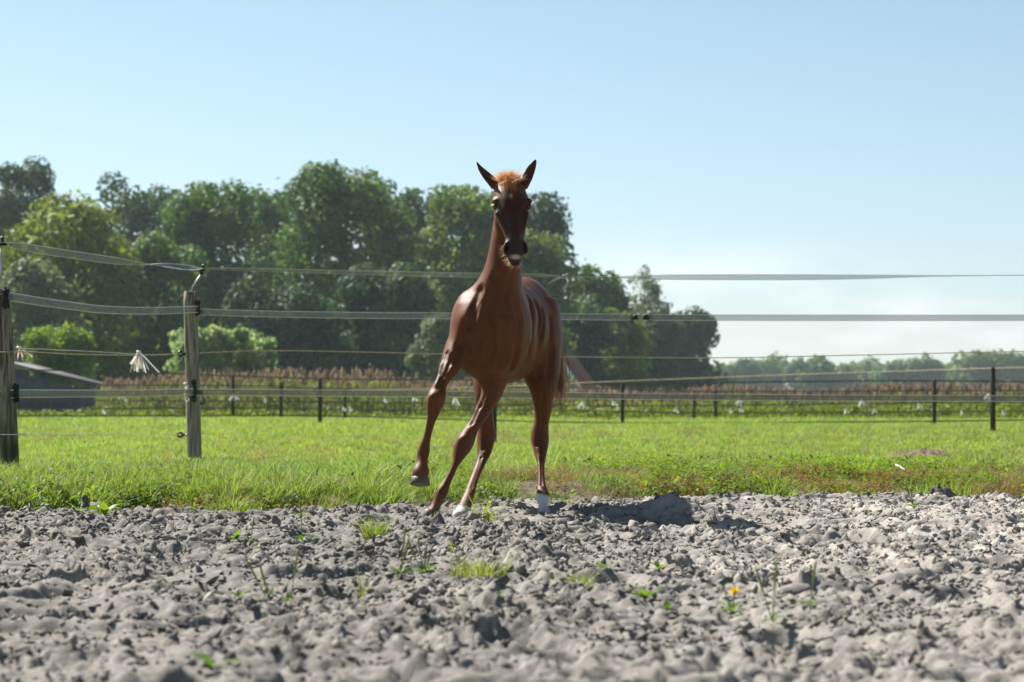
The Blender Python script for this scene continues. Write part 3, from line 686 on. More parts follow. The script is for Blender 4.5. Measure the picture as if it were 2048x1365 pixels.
def blades(r, n, h, spread, lean, w, seg=3):
    """V, Q, tint of one tuft of bent blades"""
    V = []; Q = []; A = []; b = 0
    for i in range(n):
        az = r.random() * 6.283; rad = spread * math.sqrt(r.random()); p = Vector((math.cos(az) * rad, math.sin(az) * rad, -.01))
        a2 = az + r.normal() * .8; ln = abs(lean * (0.3 + r.random() * 1.2)); hh = h * (0.45 + 0.65 * r.random()); d = Vector((math.cos(a2), math.sin(a2), 0))
        sd = Vector((-d.y, d.x, 0)) * math.cos(r.random()) + d * .3 * r.normal(); t = r.random()
        for j in range(seg + 1):
            f = j / seg; c = p + Vector((0, 0, hh * (f - .28 * f * f * min(ln * 1.2, 1)))) + d * (hh * ln * f ** 1.8)
            ww = w * (1 - f ** 1.6 * .93) * .5 * (.7 + .6 * t)
            V += [c - sd * ww, c + sd * ww]; A += [t, t]
            if j: Q.append([b + 2 * j - 2, b + 2 * j - 1, b + 2 * j + 1, b + 2 * j])
        b += 2 * (seg + 1)
    return np.array([tuple(v) for v in V]), np.array(Q), np.array(A)
def src(name, VQA, mat):
    o = np_mesh(name, VQA[0], VQA[1], mat, attrs={'tint': VQA[2]}); COL.objects.unlink(o); return o
G_bank = leafmat('bank_grass', (0.085, 0.160, 0.032), (0.215, 0.27, 0.075), .5, (1.5, 1.5, .7), .5, .22, inst=True)
G_mead = leafmat('meadow_grass', (0.120, 0.205, 0.042), (0.245, 0.295, 0.085), .5, (1.5, 1.5, .65), .5, .25, inst=True)
G_dry = leafmat('dry_grass', (0.16, 0.105, 0.06), (0.34, 0.26, 0.13), .35, (1.3, 1.2, .9), .6, .2, inst=True)
G_red = leafmat('reddish_weed', (0.10, 0.11, 0.03), (0.25, 0.10, 0.05), .4, (1.4, 1.2, .7), .6, .2, inst=True)
G_weed = leafmat('low_weed', (0.055, 0.12, 0.02), (0.15, 0.21, 0.032), .5, (1.6, 1.6, .45), .55, .15, inst=True)
rb = np.random.default_rng(33)
bank_src = [src('bank_tuft', blades(rb, 26, .15, .055, .75, .0055), G_bank) for _ in range(6)]
mead_src = [src('meadow_tuft', blades(rb, 40, .044, .11, .7, .0060, 2), G_mead) for _ in range(5)]
dry_src = [src('dry_tuft', blades(rb, 24, .10, .07, 1.1, .0036), G_dry) for _ in range(4)]
def leafclump(r, n, size, h, spread):
    V = []; Q = []; A = []; b = 0
    for i in range(n):
        az = r.random() * 6.283; rad = spread * math.sqrt(r.random()); p = Vector((math.cos(az) * rad, math.sin(az) * rad, h * r.random()))
        d = Vector((math.cos(az + r.normal() * .6), math.sin(az + r.normal() * .6), .15 + r.normal() * .4)).normalized(); s = d.cross(Vector((0, 0, 1))).normalized(); up = s.cross(d)
        l = size * r.uniform(.6, 1.3); w = l * r.uniform(.3, .5); t = r.random()
        V += [p, p + d * l * .45 + s * w * .5 + up * w * .2, p + d * l * .5 - up * w * .05, p + d * l * .45 - s * w * .5 + up * w * .2, p + d * l - Vector((0, 0, l * .15))]; A += [t] * 5
        Q += [[b, b + 2, b + 4, b + 1], [b, b + 3, b + 4, b + 2]]; b += 5
    return np.array([tuple(v) for v in V]), np.array(Q), np.array(A)
weed_src = [src('weed_clump', leafclump(rb, 22, .034, .06, .08), G_weed) for _ in range(4)]
red_src = [src('red_weed_clump', leafclump(rb, 40, .022, .07, .08), G_red) for _ in range(4)]
def pts_in(y0, y1, dens, r, margin=.7):
    area = (y1 - y0) * ((y0 + y1) / 2 * .2117 * 2 + 2 * margin); n = int(dens * area * 1.15)
    y = np.sqrt(y0 * y0 + (y1 * y1 - y0 * y0) * r.random(n)); x = (r.random(n) * 2 - 1) * (.2117 * y + margin); return x, y
def surf_z(x, y): return np.where(y < Y1 - .1, np.maximum(ground_z(x, y), soil_at(x, y)), ground_z(x, y))
def dep(x, y): return y - edge_y(x)
# bank grass, dense and long, with bare and weedy gaps
x, y = pts_in(10.9, 16.0, 620, rb, 1.0); d = dep(x, y); nz_ = fbm(x * 1.5, y * 1.5, 101, 3)
leftside = 1 - sstep(-1.0, 0.9, x)
pr = (sstep(.02, .45, d) + .05 * sstep(-.5, 0, d)) * np.clip(.26 + 2.0 * nz_ + .42 * leftside + .6 * sstep(1.4, 2.3, d), .05, 1) * (1 - .45 * sstep(2.6, 3.6, d))
k = (rb.random(len(x)) < pr); x, y, d = x[k], y[k], d[k]
scl = (.55 + .6 * rb.random(len(x))) * (.75 + .35 * vnoise(x * 2.5, y * 2.5, 104)) * (.50 + .45 * (1 - sstep(-1.2, .8, x)) * sstep(0.1, .7, d)) * (1 - .3 * sstep(2.4, 3.6, d))
tag(scatter('bank_grass', np.stack([x, y, surf_z(x, y)], 1), rb.random(len(x)) * 6.28, scl, bank_src), 'long bright grass on the bank behind the foal', 'grass', kind='stuff')
# taller clumps overhanging the soil
x, y = pts_in(10.9, 14.5, 26, rb, 1.0); d = dep(x, y); k = (d > .02) & (d < 1.7) & (rb.random(len(x)) < .06 + .8 * (1 - sstep(-1.6, .2, x))); x, y = x[k], y[k]
cxy = np.concatenate([np.stack([x, y], 1) + rb.normal(0, .05, (len(x), 2)) for _ in range(6)]); x, y = cxy.T
tag(scatter('tall_grass_clumps', np.stack([x, y, ground_z(x, y)], 1), rb.random(len(x)) * 6.28, .75 + .45 * rb.random(len(x)), bank_src, .3), 'taller grass clumps overhanging the soil edge', 'grass', kind='stuff')
# dry and reddish growth on the face of the bank
x, y = pts_in(11, 15.6, 420, rb, 1.0); d = dep(x, y); nz_ = fbm(x * 1.9, y * 1.9, 111, 3)
pr = sstep(-.02, .3, d) * (1 - sstep(1.5, 2.4, d)) * np.clip(.28 + 1.7 * nz_ + .25 * sstep(-.2, 1, x), 0, 1)
k = rb.random(len(x)) < pr; x, y = x[k], y[k]
tag(scatter('dry_grass', np.stack([x, y, ground_z(x, y)], 1), rb.random(len(x)) * 6.28, .45 + .55 * rb.random(len(x)), dry_src, .3), 'dry brown grass on the face of the bank', 'grass', kind='stuff')
x, y = pts_in(11, 14.6, 170, rb, 1.0); d = dep(x, y); pr = (sstep(-.1, .15, d) + .12 * sstep(-.5, -.1, d)) * (1 - sstep(.6, 1.3, d)) * np.clip(.08 + 1.6 * fbm(x * 2.2, y * 2.2, 121, 3), 0, 1)
k = rb.random(len(x)) < pr; x, y = x[k], y[k]
tag(scatter('reddish_weeds', np.stack([x, y, surf_z(x, y)], 1), rb.random(len(x)) * 6.28, .6 + .6 * rb.random(len(x)), red_src, .2), 'low reddish weeds along the foot of the bank', 'weeds', kind='stuff')
x, y = pts_in(11, 15.4, 260, rb, 1.0); d = dep(x, y); pr = (sstep(-.05, .2, d) + .10 * sstep(-.6, -.05, d)) * (1 - sstep(1.7, 2.6, d)) * np.clip(.22 + 1.6 * fbm(x * 1.7, y * 1.7, 131, 3) + .3 * sstep(0, 1, x), 0, 1)
k = rb.random(len(x)) < pr; x, y = x[k], y[k]
tag(scatter('low_weeds', np.stack([x, y, surf_z(x, y) + .01], 1), rb.random(len(x)) * 6.28, .6 + .7 * rb.random(len(x)), weed_src, .2), 'low green leafy weeds on the bank', 'weeds', kind='stuff')
# meadow: grazed short, denser near
X_ = []; Y_ = []; S_ = []
for (a, b, dn, s) in ((14.2, 20, 190, 1.0), (20, 30, 95, 1.15), (30, 46, 42, 1.5), (46, 80, 17, 2.1)):
    x, y = pts_in(a, b, dn, rb, 1.5); k = (dep(x, y) > 1.9 + .5 * rb.normal(size=len(x))) & (rb.random(len(x)) < .55 + 1.0 * fbm(x * .5, y * .25, 141, 3) + .25)
    X_.append(x[k]); Y_.append(y[k]); S_.append((s * (.6 + .7 * rb.random(len(x))) * (.75 + .5 * vnoise(x * .7, y * .4, 143)))[k])
x = np.concatenate(X_); y = np.concatenate(Y_)
tag(scatter('meadow_grass', np.stack([x, y, ground_z(x, y)], 1), rb.random(len(x)) * 6.28, np.concatenate(S_), mead_src), 'short grazed grass of the sunlit meadow', 'grass', kind='stuff')
x, y = pts_in(15, 40, 9, rb, 1.5); k = fbm(x * .5, y * .3, 151, 3) > .05; x, y = x[k], y[k]
tag(scatter('meadow_straw', np.stack([x, y, ground_z(x, y)], 1), rb.random(len(x)) * 6.28, .6 + .5 * rb.random(len(x)), dry_src, .3), 'pale dry stalks among the meadow grass', 'grass', kind='stuff')

# ------------------------------------------------------------------ trees
M_bark = principled('bark', (0.075, 0.06, 0.05), .9, .1, (6, (.12, .10, .085), .4, .7, (1, 1, .2)))
TREEMAT = {
 'dark': leafmat('dark_foliage', (0.026, 0.064, 0.030), (0.068, 0.125, 0.048), .28, (1.4, 1.5, .6), .6, .12),
 'mid': leafmat('mid_foliage', (0.046, 0.106, 0.036), (0.118, 0.195, 0.062), .32, (1.5, 1.5, .5), .6, .12),
 'light': leafmat('light_foliage', (0.080, 0.138, 0.046), (0.165, 0.235, 0.085), .34, (1.5, 1.5, .55), .6, .12),
 'yellow': leafmat('yellow_foliage', (0.095, 0.140, 0.020), (0.20, 0.245, 0.034), .34, (1.5, 1.5, .45), .6, .12),
 'grey': leafmat('grey_foliage', (0.098, 0.134, 0.073), (0.195, 0.232, 0.134), .35, (1.4, 1.4, .8), .6, .12),
 'bright': leafmat('bright_foliage', (0.085, 0.150, 0.028), (0.17, 0.26, 0.055), .45, (1.5, 1.5, .55), .6, .12),
 'willow': leafmat('willow_foliage', (0.17, 0.235, 0.115), (0.31, 0.38, 0.22), .45, (1.4, 1.5, .8), .6, .12)}
def foliage(r, lobes, n, leaf, shell=.72, fuzz=.13, jit=.40):
    C = np.array([l[0] for l in lobes]); R = np.array([l[1] for l in lobes]); w = R[:, 0] * R[:, 2]; w = w / w.sum()
    li = r.choice(len(lobes), n, p=w); dv = r.normal(size=(n, 3)); dv /= np.linalg.norm(dv, axis=1)[:, None]
    rad = np.where(r.random(n) < shell, 1 - np.abs(r.normal(0, fuzz, n)) + .35 * fuzz * r.normal(size=n) + np.where(r.random(n) < .06, .11 * r.random(n), 0), r.random(n) ** .5 * .85)
    # clumpy skin
    rad = rad * (1 + .10 * np.sin(dv[:, 0] * 9 + li) * np.sin(dv[:, 1] * 8 + 2 * li) * np.sin(dv[:, 2] * 9))
    p = C[li] + dv * R[li] * rad[:, None]
    nn = dv + r.normal(0, jit, (n, 3)); nn /= np.linalg.norm(nn, axis=1)[:, None]
    u = np.cross(nn, r.normal(size=(n, 3))); u /= np.linalg.norm(u, axis=1)[:, None]; v = np.cross(nn, u)
    s = leaf * r.uniform(.5, 1.35, n)[:, None]
    q = np.stack([p - u * s * .5, p + v * s * .32 + nn * s * .08, p + u * s * .55, p - v * s * .32 + nn * s * .08], 1).reshape(-1, 3)
    tl = r.random(len(lobes)); t = np.clip(.65 * tl[li] + .45 * r.random(n) - .05, 0, 1)
    return q, np.arange(4 * n).reshape(-1, 4), np.repeat(t, 4)
def tree(name, px, top, half, Y, mat, n, label, bottom=None, leaf=.35, group=None, cat='tree', nl=24, lobe=(.24, .42), seed=0, wide_low=True, trunk=True, fuzz=.13, jit=.40):
    r = np.random.default_rng(1000 + seed + int(px)); base = Vector((PX(px, Y), Y, float(ground_z(np.array([PX(px, Y)]), np.array([Y]))[0])))
    H = PZ(top, Y); Wd = half / F * Y; zb = .0 * H if bottom is None else PZ(bottom, Y)
    root = empty(name, base); tag(root, label, cat, group)
    zc = (H + zb) / 2; hz = (H - zb) / 2
    lobes = [(np.array([0, 0, zc]), np.array([Wd * .70, Wd * .65, hz * .80]))]
    if wide_low: lobes.append((np.array([0, 0, zb + hz * .42]), np.array([Wd * .85, Wd * .75, hz * .48])))
    for i in range(nl):
        a = r.random() * 6.283; f = r.uniform(-.95, .93) if i > nl * .3 else r.uniform(.35, .9); wf = math.sqrt(max(1 - abs(f) ** 2.6, .02))
        if wide_low and f < 0: wf = .55 + .45 * wf
        s = Wd * r.uniform(*lobe); 
        c = np.array([math.cos(a) * (Wd - s * .85) * wf, math.sin(a) * (Wd * .9 - s * .85) * wf, zc + f * (hz - s * .6)])
        lobes.append((c, np.array([s, s, s * r.uniform(.75, 1.15)])))
    v, q, t = foliage(r, lobes, int(n * 1.25), leaf, .72, fuzz, jit)
    v[:, 2] = np.maximum(v[:, 2], .05)
    o = np_mesh('crown', v, q, TREEMAT[mat], root, attrs={'tint': t})
    if trunk:
        mb = MB(); tr = max(.05, H * .018)
        mb.tube([(0, 0, -.2), (.02 * H, 0, H * .3), (0, .01 * H, H * .6), (.01 * H, 0, H * .88)], [tr * 1.25, tr, tr * .6, tr * .2], 7)
        for i in range(6):
            a = r.random() * 6.28; z0 = H * r.uniform(.25, .6); l_ = Wd * r.uniform(.5, .8)
            mb.tube([(0, 0, z0), (math.cos(a) * l_ * .5, math.sin(a) * l_ * .5, z0 + l_ * .45), (math.cos(a) * l_, math.sin(a) * l_, z0 + l_ * .75)], [tr * .5, tr * .32, tr * .1], 5)
        mb.obj('trunk', M_bark, root)
    return root
GW = 'trees at the edge of the wood'
tree('broadleaf_tree', 35, 298, 100, 172, 'dark', 12000, 'tall dark tree at the far left edge of the wood', nl=30, group=GW, lobe=(.2, .36))
tree('broadleaf_tree', 145, 388, 150, 132, 'yellow', 13000, 'yellowish green broad tree in front of the dark tree at far left', nl=34, group=GW)
tree('broadleaf_tree', 262, 334, 112, 176, 'dark', 11000, 'narrow pointed dark tree behind the yellowish tree', nl=26, group=GW, lobe=(.18, .34), seed=2)
tree('broadleaf_tree', 425, 352, 120, 152, 'mid', 12000, 'mid green tree left of the tallest round tree', nl=30, group=GW)
tree('broadleaf_tree', 540, 350, 85, 168, 'mid', 8000, 'green tree filling the gap left of the tallest round tree', nl=24, group=GW)
tree('broadleaf_tree', 690, 308, 152, 146, 'mid', 17000, 'tallest broad round tree of the wood left of the foal', nl=40, group=GW, lobe=(.2, .36))
tree('broadleaf_tree', 850, 350, 70, 178, 'dark', 6000, 'slim dark tree between the tallest tree and the pale green one', nl=20, group=GW)
tree('broadleaf_tree', 925, 352, 100, 154, 'light', 12000, 'pale green tree just left of the head of the foal', nl=30, group=GW)
tree('broadleaf_tree', 1050, 372, 115, 164, 'dark', 13000, 'large dark tree behind the neck of the foal', nl=30, group=GW, seed=4)
tree('broadleaf_tree', 1075, 440, 82, 152, 'light', 7000, 'light green tree showing right of the neck of the foal', nl=22, group=GW)
tree('broadleaf_tree', 1200, 528, 66, 178, 'mid', 6000, 'lower green tree where the wood slopes down right of the foal', nl=20, group=GW)
tree('broadleaf_tree', 1287, 532, 42, 205, 'grey', 1500, 'thin see-through tree standing above the right end of the wood', nl=16, group=GW, lobe=(.25, .45), leaf=.30, bottom=700)
tree('broadleaf_tree', 1328, 575, 20, 210, 'dark', 900, 'small dark tree top beside the thin see-through tree', nl=8, group=GW, leaf=.36)
tree('broadleaf_tree', 1243, 612, 56, 170, 'yellow', 5000, 'yellowish tree low in the right part of the wood', nl=18, group=GW)
tree('broadleaf_tree', 1372, 607, 70, 215, 'dark', 7000, 'round dark tree at the right end of the wood', nl=24, group=GW, leaf=.40)
tree('broadleaf_tree', 1300, 628, 85, 198, 'dark', 7000, 'wide dark tree left of the round tree ending the wood', nl=24, group=GW, leaf=.38)
tree('broadleaf_tree', 1165, 600, 80, 168, 'dark', 6000, 'dark low tree behind the back of the foal', nl=20, group=GW)
tree('broadleaf_tree', 95, 510, 105, 124, 'grey', 7000, 'greyish willow below the yellowish tree at left', nl=22, group=GW)
tree('broadleaf_tree', 330, 470, 105, 136, 'mid', 9000, 'low spreading tree behind the wooden corner post', nl=26, group=GW)
tree('broadleaf_tree', 560, 540, 120, 138, 'dark', 8000, 'low dark tree under the tallest round tree on its left', nl=24, group=GW)
tree('broadleaf_tree', 770, 520, 110, 136, 'dark', 8000, 'low dark tree under the tallest round tree on its right', nl=24, group=GW)
tree('broadleaf_tree', 865, 625, 52, 122, 'grey', 3500, 'pale low shrub tree left of the shoulder of the foal', nl=16, group=GW, leaf=.26)
tree('broadleaf_tree', 352, 382, 75, 186, 'mid', 6000, 'green tree behind, between the pointed dark tree and the mid green one', nl=20, group=GW)
tree('broadleaf_tree', 800, 348, 72, 188, 'dark', 6000, 'dark tree behind the right shoulder of the tallest round tree', nl=20, group=GW)
tree('shrub', 112, 645, 78, 96, 'bright', 9000, 'bright green round bush beside the low shed', nl=26, leaf=.17, lobe=(.2, .34), cat='bush', bottom=775, fuzz=.34, jit=.8)
tree('shrub', 405, 650, 76, 92, 'willow', 9000, 'pale green willow bush just right of the corner post', nl=26, leaf=.17, lobe=(.2, .34), cat='bush', bottom=775, fuzz=.34, jit=.8)
tree('shrub', 487, 650, 68, 93, 'willow', 9000, 'pale green willow bush next to the first, farther from the post', nl=24, leaf=.17, lobe=(.2, .34), cat='bush', bottom=775, fuzz=.34, jit=.8)
FT = [(1442, 738, 30), (1486, 726, 32), (1532, 716, 42), (1618, 724, 40), (1668, 734, 42), (1722, 728, 44), (1782, 733, 42), (1838, 724, 40), (1892, 730, 42), (1955, 704, 52), (2015, 712, 46), (2062, 708, 44)]
FL = ['farthest left of the small hazy trees beyond the right field', 'second small hazy tree right of the wood', 'rounded hazy tree left of the gap in the far tree row',
      'rounded hazy tree right of the gap in the far tree row', 'low hazy tree, second right of the gap', 'hazy tree, third right of the gap in the far row', 'low hazy tree, fourth right of the gap',
      'hazy tree of the far row left of the thin dark post', 'hazy tree of the far row right of the thin dark post', 'tallest hazy tree of the far row behind the dark post', 'hazy tree right of the tallest of the far row', 'hazy tree cut by the right picture edge']
for i, (a, b, c) in enumerate(FT):
    tree('far_tree', a, b - 8, c * 1.3, 470 + 25 * (i % 3), 'mid', 2400, FL[i], nl=14, leaf=1.0, group='far row of trees', lobe=(.28, .5), seed=i)
# deep wood behind the front trees: reads as one mass
rw = np.random.default_rng(77)
wl = []
for px_, tp in [(-90, 420), (0, 400), (90, 430), (180, 440), (270, 420), (360, 430), (450, 420), (540, 410), (640, 390), (740, 390), (840, 420), (930, 420), (1010, 420), (1090, 470), (1150, 560), (1220, 600), (1290, 640), (1350, 660)]:
    Y = 192 if px_ < 1100 else 222; H = PZ(tp - 45, Y); w = 62 / F * Y * 1.1
    wl.append((np.array([PX(px_, Y), Y, H * .5]), np.array([w, w, H * .5]))); wl.append((np.array([PX(px_ + 40, Y), Y - 6, H * .22]), np.array([w, w, H * .24])))
v, q, t = foliage(rw, wl, 26000, .8); v[:, 2] = np.maximum(v[:, 2], .05)
tag(np_mesh('wood_interior', v, q, TREEMAT['dark'], attrs={'tint': t}), 'dark depth of the wood behind the front trees', 'wood', kind='stuff')
# ------------------------------------------------------------------ reeds and tall weeds at the far side of the meadow
M_reed = leafmat('reed_leaf', (0.10, 0.125, 0.045), (0.20, 0.21, 0.09), .4, (1.4, 1.4, .7), .6, .2)
M_plume = leafmat('reed_plume', (0.14, 0.11, 0.085), (0.26, 0.215, 0.165), .4, (1.3, 1.15, 1.0), .8, .1)
def reedbed(n, x0, x1, y0, y1, hfun, plume, seed):
    r = np.random.default_rng(seed); V = []; Q = []; A = []; MI = []; b = 0
    for i in range(n):
        x = r.uniform(x0, x1); y = r.uniform(y0, y1); h = hfun(x, r); g = float(ground_z(np.array([x]), np.array([y]))[0])
        p = Vector((x, y, g)); lean = Vector((r.normal() * .12 + .05, r.normal() * .1, 1)) * h; t = r.random()
        sd = Vector((1, r.normal() * .5, 0)).normalized()
        V += [p - sd * .012, p + sd * .012, p + lean + sd * .006, p + lean - sd * .006]; A += [t] * 4; Q.append([b, b + 1, b + 2, b + 3]); MI.append(0); b += 4
        for j in range(4):
            f = r.uniform(.15, .8); c = p + lean * f; d = Vector((r.normal(), r.normal() * .6, .5 + r.random())).normalized() * h * r.uniform(.2, .38)
            V += [c, c + d * .5 + sd * .03, c + d - Vector((0, 0, .08 * h)), c + d * .5 - sd * .03]; A += [r.random()] * 4; Q.append([b, b + 1, b + 2, b + 3]); MI.append(0); b += 4
        if r.random() < plume:
            c = p + lean; u = lean.normalized()
            for j in range(3):
                s2 = Vector((r.normal(), r.normal(), r.normal() * .3)).normalized() * .035; l_ = u * r.uniform(.14, .26) + s2 * .8
                V += [c - u * .06, c + l_ * .4 + s2, c + l_, c + l_ * .4 - s2]; A += [r.random()] * 4; Q.append([b, b + 1, b + 2, b + 3]); MI.append(1); b += 4
    return np_mesh('x', np.array([tuple(v) for v in V]), np.array(Q), [M_reed, M_plume], attrs={'tint': np.array(A)}, midx=MI)
def hl(x, r): return (.82 + .42 * float(vnoise(np.array([x * .45]), np.array([2.2]), 5)[0])) * r.uniform(.7, 1.12)
def hr(x, r): return (.50 + .28 * float(vnoise(np.array([x * .5]), np.array([7.2]), 6)[0])) * r.uniform(.7, 1.15)
o = reedbed(3600, -11.5, 1.5, 66, 73, hl, .5, 1); o.name = 'reed_bed'; tag(o, 'tall reeds with pinkish plumes left of the foal', 'reeds', kind='stuff')
o = reedbed(4200, 1.5, 17.5, 62, 68, hr, .4, 2); o.name = 'reed_bed'; tag(o, 'lower brown topped reeds along the ditch right of the foal', 'reeds', kind='stuff')
# dark leafy hedge strip at the reeds' foot
hlb = []
for i in range(70):
    x = -15 + i * .48 + rw.normal() * .1; Y = 63.5 + rw.normal() * .5 if x < 1 else 60.5 + rw.normal() * .4; h = rw.uniform(.16, .34) if x < 1.5 else rw.uniform(.28, .46)
    hlb.append((np.array([x, Y, h * .45]), np.array([.42, .4, h * .6])))
v, q, t = foliage(rw, hlb, 9000, .10); v[:, 2] = np.maximum(v[:, 2], .0)
tag(np_mesh('ditch_weeds', v, q, TREEMAT['yellow'], attrs={'tint': t}), 'green and yellow weeds along the far meadow edge', 'weeds', kind='stuff')

# ------------------------------------------------------------------ fences
def woodmat(name, green):
    m, n, o = mat_new(name); L = n.links.new
    b = n.nodes.new('ShaderNodeBsdfPrincipled'); b.inputs['Roughness'].default_value = .85; b.inputs['Specular IOR Level'].default_value = .15; L(b.outputs[0], o.inputs[0])
    tc = n.nodes.new('ShaderNodeTexCoord'); mp = n.nodes.new('ShaderNodeMapping'); mp.inputs['Scale'].default_value = (1, 1, .07); L(tc.outputs['Object'], mp.inputs[0])
    t = n.nodes.new('ShaderNodeTexNoise'); t.inputs['Scale'].default_value = 60; t.inputs['Detail'].default_value = 8; t.inputs['Distortion'].default_value = .6; L(mp.outputs[0], t.inputs[0])
    r = n.nodes.new('ShaderNodeValToRGB'); e = r.color_ramp.elements; e[0].position = .33; e[0].color = (.055, .04, .03, 1); e[1].position = .68; e[1].color = (.42, .34, .27, 1)
    x = e.new(.5); x.color = (.26, .205, .16, 1); L(t.outputs[0], r.inputs[0])
    last = r.outputs[0]
    if green:
        s = n.nodes.new('ShaderNodeSeparateXYZ'); L(tc.outputs['Object'], s.inputs[0])
        t2 = n.nodes.new('ShaderNodeTexNoise'); t2.inputs['Scale'].default_value = 9; t2.inputs['Detail'].default_value = 6; L(tc.outputs['Object'], t2.inputs[0])
        ad = n.nodes.new('ShaderNodeMath'); ad.operation = 'MULTIPLY_ADD'; ad.inputs[1].default_value = -.5; L(t2.outputs[0], ad.inputs[0]); L(s.outputs[2], ad.inputs[2])
        mr = n.nodes.new('ShaderNodeMapRange'); mr.inputs[1].default_value = -.05; mr.inputs[2].default_value = .32; mr.inputs[3].default_value = .85; mr.inputs[4].default_value = 0; L(ad.outputs[0], mr.inputs[0])
        mx = n.nodes.new('ShaderNodeMix'); mx.data_type = 'RGBA'; mx.inputs[7].default_value = (.045, .052, .022, 1); L(mr.outputs[0], mx.inputs[0]); L(last, mx.inputs[6]); last = mx.outputs[2]
    L(last, b.inputs['Base Color'])
    bp = n.nodes.new('ShaderNodeBump'); bp.inputs['Strength'].default_value = .7; bp.inputs['Distance'].default_value = .008; L(t.outputs[0], bp.inputs['Height']); L(bp.outputs[0], b.inputs['Normal'])
    return m
M_wood = woodmat('weathered_wood', False); M_woodg = woodmat('weathered_mossy_wood', True)
M_black = principled('black_plastic', (.012, .012, .013), .38, .45)
M_steel = principled('galvanised_steel', (.45, .45, .45), .35, .5, metallic=.9)
M_dpost = principled('dark_fence_post', (.035, .028, .024), .7, .2, (20, (.07, .055, .045), .4, .7, (1, 1, .2)))

def post_mesh(top, base, r, mat, parent, name='shaft', seed=0, sharp=False):
    rr = np.random.default_rng(seed); n = 20; ax_ = (top - base); V = []; rings = 15
    for i in range(rings + 1):
        f = i / rings; c = base + ax_ * f
        rad = r * (1.03 - .06 * f); 
        if i == rings: c = c - ax_.normalized() * 0; rad *= .93
        for k in range(n):
            a = 2 * math.pi * k / n; d = rad * (1 + .03 * math.sin(3 * a + seed) + .02 * math.sin(7 * a + 2 * f + seed) + .006 * rr.normal())
            V.append((c.x + math.cos(a) * d, c.y + math.sin(a) * d, c.z + (.004 * math.sin(2 * a) if i >= rings - 1 else 0) - (.006 if i == rings - 1 else 0)))
    Q = [[i * n + k, i * n + (k + 1) % n, (i + 1) * n + (k + 1) % n, (i + 1) * n + k] for i in range(rings) for k in range(n)]
    tip = base + ax_; V.append((tip.x, tip.y, tip.z + .004)); T = [[rings * n + k, rings * n + (k + 1) % n, len(V) - 1] for k in range(n)]
    return adopt(np_mesh(name, np.array(V), [np.array(Q), np.array(T)], mat, smooth=True), parent)
YA, YB = 14.5, 18.0
A_top, A_base = P(2, 578, YA), P(22, 975, YA); A_base.z -= .05
B_top, B_base = P(380.5, 584, YB), P(389, 925, YB); B_base.z -= .05
postA = empty('fence_post', Vector((A_base.x, YA, A_base.z))); tag(postA, 'weathered leaning wooden post at the left picture edge, mossy at its foot', 'fence post')
postB = empty('fence_post', Vector((B_base.x, YB, B_base.z))); tag(postB, 'weathered wooden corner post left of the foal with a rod on top', 'fence post')
post_mesh(A_top, A_base, .056, M_woodg, postA, seed=1); post_mesh(B_top, B_base, .053, M_wood, postB, seed=2)
def clamp(parent, c, h, w, seed=0):
    """black tape insulator: plate, jaws, ribs, screw"""
    mb = MB(); c = Vector(c)
    mb.box(c, (w, .020, h)); mb.box(c + Vector((0, -.016, h * .36)), (w * 1.15, .018, h * .18)); mb.box(c + Vector((0, -.016, -h * .36)), (w * 1.15, .018, h * .18))
    mb.box(c + Vector((w * .35, -.02, 0)), (w * .28, .03, h * .8)); mb.box(c + Vector((-w * .1, -.014, h * .52)), (w * .4, .02, h * .12)); mb.box(c + Vector((-w * .1, -.014, -h * .52)), (w * .4, .02, h * .12))
    for i in range(3): mb.box(c + Vector((w * .35, -.037, h * (.25 - .25 * i))), (w * .34, .008, h * .1))
    mb.tube([c + Vector((-w * .2, -.005, h * .2)), c + Vector((-w * .2, -.024, h * .2))], .006, 8)
    return mb.obj('insulator', M_black, parent, world=True)
clamp(postA, P(13, 597, YA - .065), .115, .04); clamp(postA, P(33, 787, YA - .06), .105, .036)
clamp(postB, P(396, 616, YB - .06), .105, .040); 
# the lower clamp of the corner post is a slim strap plate with two screws
mb = MB(); c = P(388, 782, YB - .058); mb.box(c, (.035, .018, .13)); mb.tube([c + Vector((0, -.012, .068)), c + Vector((0, .006, .068))], .0175, 12); mb.tube([c + Vector((0, -.012, -.068)), c + Vector((0, .006, -.068))], .0175, 12)
for s_ in (-1, 1): mb.tube([c + Vector((0, -.018, s_ * .045)), c + Vector((0, -.008, s_ * .045))], .007, 8)
mb.box(c + Vector((0, -.012, 0)), (.05, .014, .045)); mb.obj('insulator', M_black, postB, world=True)
def ring_ins(parent, px, py, Y, attach):
    mb = MB(); c = P(px, py, Y); R = .017; pts = [c + Vector((math.cos(a) * R, math.sin(a) * .004, math.sin(a) * R)) for a in np.linspace(0, 2 * math.pi, 17)]
    mb.tube(pts, .0075, 8, False); mb.tube([c + Vector((R * attach, 0, 0)), c + Vector((R * attach * 2.1, 0, .001))], [.012, .009], 8); mb.tube([c + Vector((R * attach * 2, 0, 0)), c + Vector((attach * .09, .01, -.002))], .0045, 6)
    return mb.obj('ring_insulator', M_black, parent, smooth=True, world=True)
ring_ins(postB, 361, 708, YB - .03, 1); ring_ins(postB, 360, 870, YB - .03, 1)
mb = MB(); mb.tube([P(381, 590, YB), P(385, 575, YB), P(404, 545, YB)], .0055, 8); mb.obj('rod', M_steel, postB, world=True, smooth=True)
mb = MB(); c = P(406, 538, YB); mb.tube([P(402, 550, YB), P(404, 543, YB)], [.012, .016], 10); mb.box(c, (.03, .03, .03), Matrix.Rotation(.5, 3, 'Y')); mb.tube([c + Vector((-.006, -.012, .012)), c + Vector((.014, 0, .032))], [.013, .009], 8)
